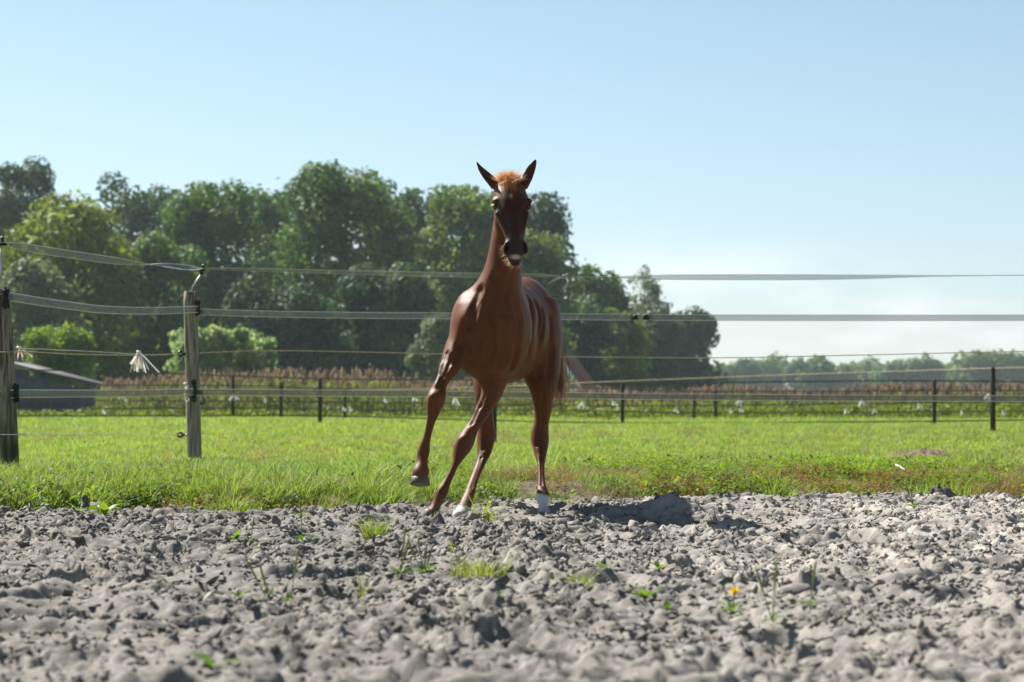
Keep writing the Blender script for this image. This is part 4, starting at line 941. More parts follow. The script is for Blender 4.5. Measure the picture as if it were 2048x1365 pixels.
mb.box(c + Vector((-.012, -.014, -.01)), (.02, .018, .04), Matrix.Rotation(.4, 3, 'Y')); mb.obj('rod_insulator', M_black, postB, world=True)
mb = MB(); c = P(3, 486, YA); mb.tube([P(1, 580, YA), P(2, 492, YA)], .0055, 8); mb.obj('rod', M_steel, postA, world=True, smooth=True)
mb = MB(); mb.box(c, (.03, .03, .035)); mb.tube([c + Vector((0, 0, .01)), c + Vector((.01, -.01, .035))], [.015, .010], 8); mb.tube([c + Vector((.01, 0, -.005)), c + Vector((.03, -.005, -.012))], [.012, .007], 8); mb.obj('rod_insulator', M_black, postA, world=True)
mb = MB(); mb.tube([P(904, 0, 1) * 0 + P(400, 780, YB), P(411, 807, YB)], .004, 6); mb.tube([P(398, 806, YB), P(408, 807, YB)], .006, 6); mb.obj('bolt', M_dpost, postB, world=True)

# tape: woven see-through band with two bright selvedges
def tapemat(name, col, alpha, wires=True):
    m, n, o = mat_new(name); L = n.links.new
    b = n.nodes.new('ShaderNodeBsdfPrincipled'); b.inputs['Base Color'].default_value = (*col, 1); b.inputs['Roughness'].default_value = .45; b.inputs['Specular IOR Level'].default_value = .4
    t = n.nodes.new('ShaderNodeBsdfTransparent'); tr = n.nodes.new('ShaderNodeBsdfTranslucent'); tr.inputs[0].default_value = (*[c * .8 for c in col], 1)
    m0 = n.nodes.new('ShaderNodeMixShader'); m0.inputs[0].default_value = .25; L(b.outputs[0], m0.inputs[1]); L(tr.outputs[0], m0.inputs[2])
    ms = n.nodes.new('ShaderNodeMixShader'); L(t.outputs[0], ms.inputs[1]); L(m0.outputs[0], ms.inputs[2]); L(ms.outputs[0], o.inputs[0])
    uvn = n.nodes.new('ShaderNodeAttribute'); uvn.attribute_name = 'along'
    w = n.nodes.new('ShaderNodeMath'); w.operation = 'SINE'; k = n.nodes.new('ShaderNodeMath'); k.operation = 'MULTIPLY'; k.inputs[1].default_value = 900; L(uvn.outputs['Fac'], k.inputs[0]); L(k.outputs[0], w.inputs[0])
    mr = n.nodes.new('ShaderNodeMapRange'); mr.inputs[1].default_value = -1; mr.inputs[2].default_value = 1; mr.inputs[3].default_value = alpha - .12; mr.inputs[4].default_value = alpha + .12; L(w.outputs[0], mr.inputs[0]); L(mr.outputs[0], ms.inputs[0])
    return m
M_web = tapemat('tape_web', (.10, .104, .108), .60); M_selv = principled('tape_selvedge', (.72, .72, .74), .4, .4)
M_webd = tapemat('dark_tape_web', (.10, .085, .075), .70); M_rope = principled('fence_rope', (.36, .27, .14), .7, .2, (90, (.6, .52, .4), .5, .7, (1, 1, 1)))
M_ropew = principled('pale_fence_rope', (.55, .52, .48), .6, .2, (90, (.3, .2, .12), .55, .75, (1, 1, 1)))
def catmull(pts, m):
    pts = [np.array(p, float) for p in pts]; out_ = []
    for i in range(len(pts) - 1):
        p0 = pts[max(i - 1, 0)]; p1 = pts[i]; p2 = pts[i + 1]; p3 = pts[min(i + 2, len(pts) - 1)]
        for j in range(m):
            u = j / m; out_.append(.5 * (2 * p1 + (p2 - p0) * u + (2 * p0 - 5 * p1 + 4 * p2 - p3) * u * u + (3 * p1 - p0 - 3 * p2 + p3) * u ** 3))
    out_.append(pts[-1]); return np.array(out_)
def tape(name, keys, width, mats, label, group, m=14, cat='fence tape'):
    """keys: (px, py, Y, twist in degrees): 0 = band upright, 90 = seen edge-on"""
    K = catmull([(*P(a, b, c), math.radians(d)) for (a, b, c, d) in keys], m); c = K[:, :3]; tw = K[:, 3]
    t = np.gradient(c, axis=0); t /= np.linalg.norm(t, axis=1)[:, None]
    up = np.array([0, 0, 1.0]) - t * t[:, 2:3]; up /= np.linalg.norm(up, axis=1)[:, None]; sd = np.cross(t, up)
    w = up * np.cos(tw)[:, None] + sd * np.sin(tw)[:, None]; nrm = np.cross(t, w)
    lv = np.array([-.5, -.41, -.2, .2, .41, .5]) * width; bow = np.array([0, .02, .05, .05, .02, 0]) * width
    V = (c[:, None] + w[:, None] * lv[None, :, None] + nrm[:, None] * bow[None, :, None]).reshape(-1, 3); n = len(c); L_ = len(lv)
    s = np.concatenate([[0], np.cumsum(np.linalg.norm(np.diff(c, axis=0), axis=1))]); al = np.repeat(s, L_)
    Q = []; MI = []
    for i in range(n - 1):
        for j in range(L_ - 1): Q.append([i * L_ + j, (i + 1) * L_ + j, (i + 1) * L_ + j + 1, i * L_ + j + 1]); MI.append(1 if j in (0, L_ - 2) else 0)
    return tag(np_mesh(name, V, np.array(Q), mats, smooth=True, attrs={'along': al}, midx=MI), label, cat, group)
GT = 'tapes of the near fence'
YC = 19.8
tape('fence_tape', [(-160, 475, 13.2, 20), (3, 487, YA, 80), (25, 490, YA + .15, 55), (80, 500, 14.9, 25), (160, 512, 15.4, 25), (230, 522, 15.9, 35), (290, 529, 16.5, 85), (330, 531, 16.9, 125), (375, 535, 17.6, 140), (404, 536, YB, 95)], .052, [M_web, M_selv], 'top fence tape drooping from the left edge to the rod on the corner post', GT)
tape('fence_tape', [(408, 536, YB, 90), (430, 538, YB + .1, 75), (520, 540, 18.2, 62), (640, 543.5, 18.5, 58), (780, 547, 18.7, 48), (950, 551, 19, 45), (1060, 551, 19.1, 62), (1130, 554, 19.2, 82), (1210, 555, 19.3, 80), (1290, 555, 19.4, 52), (1380, 555, 19.5, 25), (1560, 555, 19.6, 18), (1700, 554.5, 19.7, 40), (1860, 552.5, 19.7, 75), (2048, 551, 19.8, 82), (2400, 548, 20, 70)], .048, [M_web, M_selv], 'top fence tape running right from the rod behind the head of the foal', GT)
tape('fence_tape', [(-160, 592, 13.2, 5), (0, 596, YA - .06, 5), (20, 594, YA - .02, 5), (90, 605, 15.1, 8), (180, 617, 15.9, 12), (215, 620, 16.3, 6), (300, 622, 17, 8), (398, 619, YB - .07, 4)], .052, [M_web, M_selv], 'middle fence tape sagging between the leaning post and the corner post', GT)
tape('fence_tape', [(398, 624, YB - .06, 20), (500, 627.5, 18.2, 18), (700, 631, 18.5, 12), (900, 632, 18.9, 6), (1120, 633.5, 19.2, 4), (1280, 635, 19.4, 0), (1550, 636, 19.6, 0), (2048, 636, 19.8, 0), (2400, 634, 20, 0)], .05, [M_web, M_selv], 'middle fence tape running right from the corner post behind the foal', GT)
tape('fence_tape', [(-160, 795, 13.2, 5), (0, 791, YA - .06, 5), (33, 788, YA - .05, 5), (120, 787.5, 15.4, 5), (260, 787, 16.7, 8), (390, 784, YB - .05, 5)], .050, [M_webd, M_selv], 'lower fence tape between the leaning post and the corner post', GT)
tape('fence_tape', [(390, 785, YB - .05, 5), (560, 786, 18.3, 5), (850, 788, 18.8, 5), (1170, 792, 19.2, 5), (1600, 796, 19.6, 0), (2048, 797.5, 19.8, 0), (2400, 798, 20, 0)], .052, [M_webd, M_selv], 'lower dark fence tape running right from the corner post', GT)
def rope(keys, r, mat, label, group='ropes of the fences', m=10):
    K = catmull([P(*k) for k in keys], m); mb = MB(); mb.tube([tuple(k) for k in K], r, 6); return tag(mb.obj('fence_rope', mat, smooth=True), label, 'fence rope', group)
rope([(-160, 712, 13.2), (30, 704, YA), (140, 709, 15.4), (280, 711, 16.9), (360, 708, YB - .03)], .0035, M_rope, 'thin rope with white tassels between the two wooden posts')
rope([(30, 697, YA), (150, 702, 15.4), (280, 709, 16.9)], .0025, M_ropew, 'thin pale wire slanting down to the tassel on the rope')
rope([(362, 709, YB - .03), (560, 702, 18.3), (900, 709, 18.9), (1130, 714, 19.2), (1440, 716, 19.5), (1700, 711, 19.7), (2048, 703, 19.8), (2400, 696, 20)], .0035, M_rope, 'thin rope running right from the ring on the corner post below the middle tape')
rope([(-120, 868, 13.6), (60, 870, YA), (360, 870, YB - .03)], .002, M_ropew, 'lowest thin wire leading to the ring near the foot of the corner post')
rope([(366, 713, YB - .03), (360, 722, YB - .04), (352, 728, YB - .04)], .003, M_ropew, 'loose rope end hanging below the upper ring of the corner post')

# tape joiner and the knot with loose ends
j = empty('tape_buckle', P(1281, 635, 19.36)); tag(j, 'dark buckle joining the middle fence tape right of the foal', 'buckle')
M_buck = principled('dark_buckle', (.03, .028, .025), .5, .4)
for (a, b, w_, h_) in ((1281, 635, .030, .058), (1263, 635, .012, .05), (1300, 635, .014, .055)):
    mb = MB(); c = P(a, b, 19.34)
    mb.box(c + Vector((0, 0, h_ / 2)), (w_, .008, .006)); mb.box(c - Vector((0, 0, h_ / 2)), (w_, .008, .006)); mb.box(c + Vector((w_ / 2, 0, 0)), (.006, .009, h_)); mb.box(c - Vector((w_ / 2, 0, 0)), (.006, .009, h_)); mb.obj('buckle_frame', M_steel if w_ > .02 else M_buck, j, world=True)
for (a, w_) in ((1272, .05), (1292, .055)):
    mb = MB(); mb.box(P(a, 635, 19.352), (w_, .004, .042)); mb.obj('folded_tape', M_buck, j, world=True)
def ribbon(mb, pts, w, twist=0.0, seed=0):
    K = catmull(pts, 6); r = np.random.default_rng(seed); n = len(K); t = np.gradient(K, axis=0); ax_ = r.normal(size=3); sd = np.cross(t, ax_); sd /= np.linalg.norm(sd, axis=1)[:, None] + 1e-9
    ww = np.linspace(w, w * .8, n)[:, None] / 2; V = np.stack([K - sd * ww, K + sd * ww], 1).reshape(-1, 3); mb.add(V, [[2 * i, 2 * i + 1, 2 * i + 3, 2 * i + 2] for i in range(n - 1)], a=r.random())
mb = MB(); c = P(1128, 554, 19.18)
for k in range(4): mb.tube([c + Vector((.012 * math.cos(a + k), -.012, .014 * math.sin(a + k * 1.3))) for a in np.linspace(0, 5, 8)], .005, 6)
ribbon(mb, [P(1128, 554, 19.16), P(1118, 556, 19.1), P(1106, 562, 19.1), P(1096, 569, 19.14)], .024, seed=3); ribbon(mb, [P(1129, 555, 19.16), P(1135, 560, 19.1), P(1134, 570, 19.1), P(1125, 579, 19.12)], .026, seed=8)
tag(mb.obj('tape_knot', principled('grey_tape_end', (.42, .42, .43), .5, .4), smooth=True), 'grey knot with two loose ends on the top tape right of the foal', 'knot')

# white plastic tassels on the ropes
M_tass = leafmat('tassel_plastic', (.62, .61, .60), (.80, .79, .78), .35, (1, 1, 1), .45, .4); M_tassp = leafmat('pink_tassel_plastic', (.62, .42, .34), (.82, .74, .70), .35, (1, .95, .9), .45, .4)
def tassel(px, py, Y, n, ln, w, spread, label, mat=None, seed=0, group='white tassels on the fences'):
    r = np.random.default_rng(seed + 50); mb = MB(); c = P(px, py, Y)
    mb.tube([c + Vector((-.012, 0, .006)), c + Vector((0, -.004, -.004)), c + Vector((.014, 0, .003))], [.006, .011, .006], 7, a=.9)
    for i in range(n):
        dx = r.normal() * spread + .012; dy = r.normal() * .02; l_ = ln * r.uniform(.55, 1.05)
        ribbon(mb, [c, c + Vector((dx * .35, dy * .5, -l_ * .25)), c + Vector((dx * .8, dy, -l_ * .65)), c + Vector((dx * 1.15 + r.normal() * .006, dy, -l_))], w, seed=seed * 40 + i)
    return tag(mb.obj('tassel', mat or M_tass, attr='tint'), label, 'tassel', group)
M_tassl = leafmat('frayed_tassel_plastic', (.70, .52, .42), (.84, .83, .82), .35, (1, 1, 1), .45, .4)
tassel(277, 704, 16.85, 24, .14, .012, .055, 'large white frayed tassel on the rope between the wooden posts', M_tassl, seed=1)
tassel(38, 696, YA + .2, 9, .075, .012, .022, 'pinkish white tassel beside the leaning post', M_tassp, seed=2)
tassel(371, 768, YB - .05, 5, .05, .014, .012, 'small white scrap on the left side of the corner post, upper', seed=3); tassel(371, 790, YB - .05, 6, .06, .014, .014, 'small white scrap on the left side of the corner post, lower', seed=4)
# ------------------------------------------------------------------ rear fences
YR, YS = 46.0, 58.0
def dark_post(px, top, base, Y, r, label, group='dark posts of the rear fences'):
    mb = MB(); a = P(px, base, Y); b = P(px, top, Y); a.z -= .1
    mb.tube([a, a.lerp(b, .5), b - Vector((0, 0, .02)), b], [r, r * .97, r * .95, r * .75], 10); return tag(mb.obj('rear_post', M_dpost, smooth=True), label, 'fence post', group)
dark_post(640, 757, 852, YR, .040, 'dark thin rear post left of the lifted hoof')
dark_post(1245, 768, 853, YR, .038, 'dark thin rear post just right of the tail')
dark_post(1869, 760, 854, YR, .038, 'thinner of the two dark posts at right')
dark_post(1986, 735, 870, 34.5, .040, 'taller nearer dark post near the right picture edge')
dark_post(988, 790, 889, 25.5, .030, 'dark post half hidden behind the hind leg of the foal')
dark_post(562, 764, 826, YS, .045, 'blurred rear post left of the first dark one'); dark_post(466, 752, 824, YS, .045, 'blurred rear post farther left beside the willow bush')
dark_post(1431, 781, 840, YS, .04, 'blurred rear post right of the tail, the farther of a pair'); dark_post(1388, 789, 836, YS, .035, 'blurred short rear post left of the farther one of the pair'); dark_post(690, 778, 828, YS, .035, 'faint rear post right of the first dark one')
GR = 'tapes of the rear fences'
M_far = principled('far_tape', (.11, .10, .092), .6, .3)
def flat_tape(keys, w, label, m=6): return tape('rear_tape', keys, w, [M_far, M_far], label, GR, m)
flat_tape([(-100, 738, YR, 0), (200, 743, YR, 0), (640, 758, YR, 0), (940, 760, YR, 0), (1245, 768, YR, 0), (1560, 764, YR, 0), (1869, 762, YR, 0), (2150, 766, YR, 0)], .028, 'upper rear tape along the tops of the dark posts')
flat_tape([(-100, 832, YR, 0), (320, 832, YR, 0), (640, 832, YR, 0), (940, 840, YR, 0), (1245, 846, YR, 0), (1869, 843, YR, 0), (2150, 838, YR, 0)], .026, 'lowest rear tape just above the meadow grass')
flat_tape([(-100, 770, YS, 0), (466, 772, YS, 0), (690, 778, YS, 0), (1100, 775, YS, 0), (1431, 783, YS, 0), (2150, 781, YS, 0)], .03, 'thin rear tape of the farther fence in front of the reeds')
flat_tape([(-100, 819, YS, 0), (466, 817, YS, 0), (690, 820, YS, 0), (1100, 821, YS, 0), (1431, 826, YS, 0), (2150, 822, YS, 0)], .03, 'lower tape of the farther rear fence')
flat_tape([(-100, 800, YR, 0), (640, 804, YR, 0), (1245, 812, YR, 0), (1869, 806, YR, 0), (2150, 806, YR, 0)], .022, 'narrow middle tape of the rear fence')
rope([(700, 781, 43), (1000, 774, 41), (1170, 766, 40), (1500, 753, 38), (1800, 743, 36), (1986, 737, 34.5), (2200, 731, 33)], .007, M_rope, 'yellowish rope rising to the top of the nearer dark post at right')
rope([(411, 792, YB), (600, 790, 20), (850, 786, 23), (1100, 776, 25)], .003, M_rope, 'thin yellowish rope leaving the corner post beside the lower tape')
TS = [(468, 790, 1), (530, 797, 0), (770, 798, 0), (828, 796, 0), (910, 796, 1), (686, 815, 0), (700, 815, 0), (1166, 803, 1), (1226, 803, 0), (1352, 818, 0), (1477, 798, 1), (1460, 818, 0), (1482, 818, 0), (1724, 799, 1), (1692, 820, 0), (1748, 819, 0), (1838, 808, 0), (1923, 822, 0), (2005, 822, 0), (1978, 788, 1), (250, 796, 0), (206, 820, 0)]
TL = ['larger white tassel on the rear fence right of the corner post', 'small white dot on the rear fence below the second willow bush', 'first of two small white dots left of the lifted leg', 'small white dot on the rear fence beside the lifted leg',
      'larger white tassel on the rear fence between the two forelegs', 'left one of two low white dots right of the first dark post', 'right one of two low white dots right of the first dark post', 'larger white tassel on the rear fence right of the tail',
      'small white dot just left of the dark post right of the tail', 'small white dot between the dark post and the post pair', 'larger white tassel right of the post pair', 'left one of two low white dots below the large tassel by the post pair', 'right one of two low white dots below the large tassel by the post pair',
      'larger white tassel left of the thinner dark post at right', 'low white dot left below the large tassel by the thinner post', 'low white dot right below the large tassel by the thinner post', 'small white dot just left of the thinner dark post', 'small white dot between the two dark posts at right',
      'small white dot at the right picture edge', 'larger white tassel at the taller dark post', 'small white dot on the rear fence right of the shed', 'low white dot on the rear fence at the end of the shed']
for i, (a, b, big) in enumerate(TS):
    tassel(a, b, YR - .05, 9 if big else 6, .15 if big else .085, .028, .05 if big else .025, TL[i], seed=20 + i, group='larger tassels on the rear fence' if big else 'small tassels on the rear fence')
# ------------------------------------------------------------------ shed and house
M_roofg = principled('grey_roof_sheet', (.055, .054, .054), .7, .25, (3, (.08, .077, .074), .4, .7, (1, 1, 1))); M_wallb = principled('blue_grey_board', (.085, .105, .12), .7, .2, (5, (.11, .13, .145), .4, .7, (1, 1, 1)))
Ysh = 84.0; shed = empty('shed', Vector((PX(40, Ysh), Ysh, 0))); tag(shed, 'low blue-grey shed with sloping grey roof behind the leaning post', 'shed')
x0 = PX(-150, Ysh); x1 = PX(186, Ysh); zl = PZ(728, Ysh); zr = PZ(772, Ysh); dp = 3.4; zt = PZ(720, Ysh)
npan = 8
for i in range(npan):
    a = x0 + (x1 - x0) * i / npan; b = x0 + (x1 - x0) * (i + 1) / npan - .02; h0 = zl + (zr - zl) * max(0, (a - PX(20, Ysh)) / (x1 - PX(20, Ysh))) if a > PX(20, Ysh) else zl; 
    mb = MB(); hh = min(h0, zl + (zr - zl) * max(0, (b - PX(20, Ysh)) / (x1 - PX(20, Ysh)))) - .06
    mb.box(((a + b) / 2, Ysh + (.012 if i % 2 else 0), hh / 2), (b - a, .04, hh)); mb.obj('wall_panel', M_wallb, shed, world=True)
mb = MB(); mb.box((x1 - .02, Ysh + dp / 2, zr / 2 - .05), (.05, dp - .1, zr - .1)); mb.obj('side_wall', M_wallb, shed, world=True)
xm = PX(20, Ysh); th = .07
mb = MB(); V = [(xm, Ysh - .25, zl), (x1 + .15, Ysh - .25, zr - .03), (x1 + .15, Ysh + dp, zr - .03), (xm, Ysh + dp, zl), (xm, Ysh - .25, zl + th), (x1 + .15, Ysh - .25, zr + th - .03), (x1 + .15, Ysh + dp, zr + th - .03), (xm, Ysh + dp, zl + th)]
mb.add(V, [[0, 3, 2, 1], [4, 5, 6, 7], [0, 1, 5, 4], [1, 2, 6, 5], [2, 3, 7, 6], [3, 0, 4, 7]]); mb.box(((x0 + xm) / 2, Ysh + dp / 2 - .12, zl + th / 2), (xm - x0, dp + .25, th)); mb.obj('roof', M_roofg, shed, world=True)
Yh = 122.0; house = empty('house', P(1119, 800, Yh)); house.location.z = 0; house.rotation_euler.z = math.radians(-28); tag(house, 'distant house with red tiled roof and white gable trim behind the tail', 'house')
s_ = Yh / F; ridge = PZ(713, Yh); eave = PZ(768, Yh); hw = 42 * s_; ln = 1.5
M_brick = principled('grey_rendered_wall', (.27, .30, .33), .8, .2, (4, (.22, .25, .28), .4, .7, (1, 1, 1))); M_tile = principled('red_roof_tile', (.21, .075, .05), .75, .2, (6, (.28, .11, .075), .4, .7, (1, 1, 1)), (25, .6, .03, (1, 1, 1))); M_white = principled('white_trim', (.62, .66, .70), .5, .3)
mb = MB(); mb.add([(-hw, 0, 0), (hw, 0, 0), (hw, 0, eave), (0, 0, ridge - .05), (-hw, 0, eave), (-hw, ln, 0), (hw, ln, 0), (hw, ln, eave), (0, ln, ridge - .05), (-hw, ln, eave)], [[0, 1, 2, 4], [5, 9, 7, 6], [1, 6, 7, 2], [0, 4, 9, 5]], [[4, 2, 3], [9, 8, 7]]); mb.obj('wall', M_brick, house)
mb = MB()
for sg in (-1, 1):
    e = (sg * (hw + .18), eave - .14); mb.add([(0, -.2, ridge), (e[0], -.2, e[1]), (e[0], ln + .2, e[1]), (0, ln + .2, ridge), (0, -.2, ridge + .1), (e[0], -.2, e[1] + .1), (e[0], ln + .2, e[1] + .1), (0, ln + .2, ridge + .1)], [[0, 1, 2, 3], [4, 7, 6, 5], [0, 4, 5, 1], [1, 5, 6, 2], [2, 6, 7, 3]])
mb.obj('roof', M_tile, house)
for sg in (-1, 1):
    mb = MB(); mb.add([(0, -.25, ridge - .16), (sg * (hw + .2), -.25, eave - .32), (sg * (hw + .2), -.25, eave - .02), (0, -.25, ridge + .14), (0, -.21, ridge - .16), (sg * (hw + .2), -.21, eave - .32), (sg * (hw + .2), -.21, eave - .02), (0, -.21, ridge + .14)], [[0, 1, 2, 3], [4, 7, 6, 5], [0, 4, 5, 1], [3, 2, 6, 7], [1, 5, 6, 2]]); mb.obj('gable_trim', M_white, house)

# ------------------------------------------------------------------ plants on the soil and the bank
M_leafp = leafmat('plantain_leaf', (.055, .11, .022), (.12, .19, .035), .45, (1.6, 1.6, .45), .5, .25); M_stalk = leafmat('flower_stalk', (.22, .25, .08), (.32, .32, .13), .3, (1.3, 1.3, .7), .6, .2)
M_tuft = leafmat('tuft_grass', (.10, .15, .03), (.20, .23, .06), .5, (1.5, 1.5, .5), .42, .35); M_dand = principled('dandelion_yellow', (.80, .60, .02), .6, .2)
def leaf_geo(p, d, l, w, curl, r):
    p = Vector(p); d = Vector(d).normalized(); s = d.cross(Vector((0, 0, 1))).normalized(); V = []; n = 6
    for i in range(n + 1):
        f = i / n; c = p + d * l * f - Vector((0, 0, curl * l * f * f)); ww = w * .5 * math.sin(math.pi * min(.06 + f ** .8 * .97, 1)) ** .8 * (1 if i < n else .1) + .001; up = Vector((0, 0, w * .18 * math.sin(math.pi * f)))
        V += [c - s * ww + up, c, c + s * ww + up]
    Q = [[3 * i + k, 3 * i + k + 1, 3 * i + 4 + k, 3 * i + 3 + k] for i in range(n) for k in (0, 1)]
    return np.array([tuple(v) for v in V]), np.array(Q)
def on_soil(px, py):
    Y = F * EYE / (py - HZ)
    for _ in range(6):
        z = float(soil_at(np.array([PX(px, Y)]), np.array([Y]))[0]); Y = F * (EYE - max(z, -.06)) / (py - HZ)
    x = PX(px, Y); ox, oy = np.meshgrid(np.linspace(-.05, .05, 9), np.linspace(-.09, .03, 9)); z = float(np.quantile(soil_at(x + ox.ravel(), Y + oy.ravel()), .85))
    Y = F * (EYE - z) / (py - HZ); return Vector((PX(px, Y), Y, z - .004))
def plant(px, py, nleaf, l, w, stalks, label, seed, up=.85, name='plantain', cat='plant', flower=False, base=None, group='small plants growing in the soil'):
    r = np.random.default_rng(seed + 300); b = base or on_soil(px, py); root = empty(name, b); tag(root, label, cat, group)
    for i in range(nleaf):
        a = 6.283 * i / nleaf + r.normal() * .4; ll = l * 1.3 * r.uniform(.7, 1.2); v, q = leaf_geo((0, 0, .004), (math.cos(a), math.sin(a), up + r.normal() * .25), ll, w * r.uniform(.8, 1.2), r.uniform(.2, .6), r)
        np_mesh('leaf', v, q, M_leafp, root, True, {'tint': np.full(len(v), r.random())})
    for i in range(stalks):
        h = r.uniform(.09, .15); d = Vector((r.normal() * .25, r.normal() * .25, 1)); mb = MB(); mb.tube([(0, 0, 0), d * h * .5, d * h * .62, d * h * .9, d * h], [.0016, .0016, .0034, .003, .0012], 6); mb.obj('stalk', M_stalk, root, True, attr='tint')
    if flower:
        mb = MB(); c = Vector((.004, -.01, .05)); mb.tube([(0, 0, 0), c], .002, 6); mb.obj('stalk', M_stalk, root, True, attr='tint'); mb = MB()
        for k in range(34):
            a = k * 2.4; e = .15 + .8 * (k / 34); dd = Vector((math.cos(a) * (1.2 - e), math.sin(a) * (1.2 - e), e * .8)).normalized(); sd = dd.cross(Vector((0, 0, 1))).normalized() * .0032
            mb.add([c, c + dd * .011 + sd, c + dd * .021, c + dd * .011 - sd], [[0, 1, 2, 3]])
        mb.obj('flower_head', M_dand, root)
    return root
def tuft(px, py, n, h, spread, label, seed, lean=.5, w=.0042):
    r = np.random.default_rng(seed + 500); b = on_soil(px, py); v, q, t = blades(r, int(n * 1.3), h * 1.45, spread, lean, w, 4); b = b + Vector((0, 0, .006)); o = np_mesh('grass_tuft', v, q, M_tuft, attrs={'tint': t}); o.location = b
    return tag(o, label, 'grass tuft', 'grass tufts on the soil')
tuft(748, 1076, 130, .085, .045, 'bright green round grass tuft on the soil left of the standing foreleg', 1, .75, .0035)
tuft(968, 1041, 34, .11, .045, 'long bladed grass tuft in front of the white left hoof', 2, 1.1, .005); tuft(955, 1148, 150, .055, .085, 'wide sparse grass patch on the soil below the foal', 3, .6, .0025)
tuft(1150, 1181, 120, .055, .045, 'bright low grass tuft nearer the camera right of centre', 4, .7, .003); tuft(985, 1044, 14, .05, .03, 'little grass sprig right of the long bladed tuft', 5, 1, .004)
tuft(722, 1200, 7, .10, .012, 'few thin grass blades left below the bright tuft', 6, .4, .004); tuft(915, 1100, 16, .05, .03, 'thin grass wisp between the bright tuft and the sparse patch', 7, .6, .0025)
tuft(1695, 1080, 9, .04, .02, 'tiny grass wisp on the pale sand at right', 8, .8, .003); tuft(868, 1040, 5, .04, .01, 'single blades at the toe of the standing foreleg', 9, .4, .004)
PL = [(848, 1150, 9, .055, .016, 4, 'plantain with four upright seed stalks left of the sparse grass patch'), (800, 1146, 6, .05, .014, 2, 'smaller plantain left of the one with four stalks'), (540, 1207, 8, .05, .016, 3, 'plantain with seed stalks in the left foreground'),
      (580, 1208, 6, .045, .014, 1, 'plantain just right of the left foreground plantain'), (478, 1194, 4, .04, .012, 0, 'tiny leaf pair left of the foreground plantain'), (403, 1206, 3, .045, .012, 0, 'single small leaves farthest left in the foreground'), (470, 1080, 7, .05, .018, 0, 'leafy rosette left of the bright grass tuft'),
      (500, 1085, 5, .04, .014, 1, 'small rosette next to the leafy rosette at left'), (605, 1080, 6, .05, .012, 1, 'small green plant between rosette and bright tuft'), (512, 1100, 5, .045, .011, 0, 'small leaves below the leafy rosette'), (1000, 1196, 5, .035, .013, 0, 'small leaves left of the low foreground tuft'),
      (1290, 1200, 10, .055, .014, 0, 'flat wide leafy plant right of the low foreground tuft'), (1335, 1222, 4, .035, .013, 0, 'pair of leaves in front of the flat wide plant'), (1318, 1140, 6, .04, .012, 0, 'small green plant below the dug hollow'), (1205, 1142, 8, .045, .011, 0, 'low leafy plant above the low foreground tuft'),
      (1545, 1240, 4, .035, .014, 2, 'little plant with thin stems right of the dandelion'), (1620, 1210, 5, .035, .012, 1, 'small leaves farther right of the dandelion'), (1828, 1016, 8, .055, .018, 3, 'plantain with stalks beside the big dark clod'), (425, 1336, 3, .07, .018, 0, 'blurred single green leaf at the bottom left'),
      (210, 1030, 6, .085, .045, 0, 'broad leaved plant at the soil edge below the left bank'), (185, 1028, 4, .07, .040, 0, 'second broad leaved plant at the soil edge'), (600, 1034, 4, .05, .02, 0, 'small leaves at the soil edge left of the bright tuft')]
for i, (a, b, n_, l_, w_, st, lab) in enumerate(PL): plant(a, b, n_, l_, w_, st, lab, i)
plant(1465, 1225, 7, .05, .014, 0, 'dandelion with one yellow flower in the right foreground', 60, name='dandelion', flower=True)
# nettles and leafy plants on the bank
M_nettle = leafmat('nettle_leaf', (.055, .13, .022), (.12, .22, .035), .45, (1.6, 1.6, .5), .45, .35)
def nettle(x, y, h, n, l, label, seed, mat=None, name='nettle'):
    r = np.random.default_rng(seed + 900); z = max(float(ground_z(np.array([x]), np.array([y]))[0]), float(soil_at(np.array([x]), np.array([y]))[0])); root = empty(name, (x, y, z)); tag(root, label, 'plant', 'leafy plants on the bank')
    d = Vector((r.normal() * .2, r.normal() * .2 - .15, 1)); mb = MB(); mb.tube([(0, 0, -.02), d * h * .5, d * h], [.003, .0025, .001], 5); mb.obj('stem', M_stalk, root, True, attr='tint')
    for i in range(n):
        f = (i // 2 + 1) / (n / 2 + .3); a = (i % 2) * 3.14 + (i // 2) * 1.57 + r.normal() * .25; v, q = leaf_geo(d * h * f, (math.cos(a), math.sin(a), .35), l * (1.1 - .5 * f) * r.uniform(.8, 1.2), l * .48 * (1.1 - .5 * f), .5, r)
        np_mesh('leaf', v, q, mat or M_nettle, root, True, {'tint': np.full(len(v), r.random())})
NT = [(-2.42, 11.35), (-2.30, 11.42), (-2.20, 11.3), (-2.52, 11.25), (-2.36, 11.15), (-2.12, 11.5), (-2.26, 11.6), (-2.46, 11.55), (-2.05, 11.42), (-2.16, 11.18)]
for i, (a, b) in enumerate(NT): nettle(a, b, .13 + .07 * ((i * 7) % 5) / 5, 12, .075, ['tallest nettle of the clump at the leaning post', 'nettle right of the tallest in the clump', 'nettle at the right front of the clump by the leaning post', 'nettle at the left picture edge', 'foremost nettle of the clump on the soil edge', 'nettle at the right back of the clump', 'hindmost nettle of the clump under the leaning post', 'nettle behind the one at the left picture edge', 'farthest right nettle of the clump by the leaning post', 'low nettle on the soil right of the foremost one'][i], i)
BW = [(1.22, 13.15, .17), (1.30, 13.2, .10), (1.12, 13.1, .09), (1.38, 13.1, .08), (1.45, 13.15, .09), (1.05, 13.2, .07)]
for i, (a, b, h) in enumerate(BW): nettle(a, b, h, 12, .045, ['tallest dark leafy weed on the bank right of the hollow', 'leafy weed touching the tallest dark weed on its right', 'leafy weed just left of the tallest dark weed', 'second leafy weed right of the tallest dark weed', 'farthest right leafy weed of the dark group', 'farthest left leafy weed of the dark group'][i], 20 + i, name='leafy_weed')
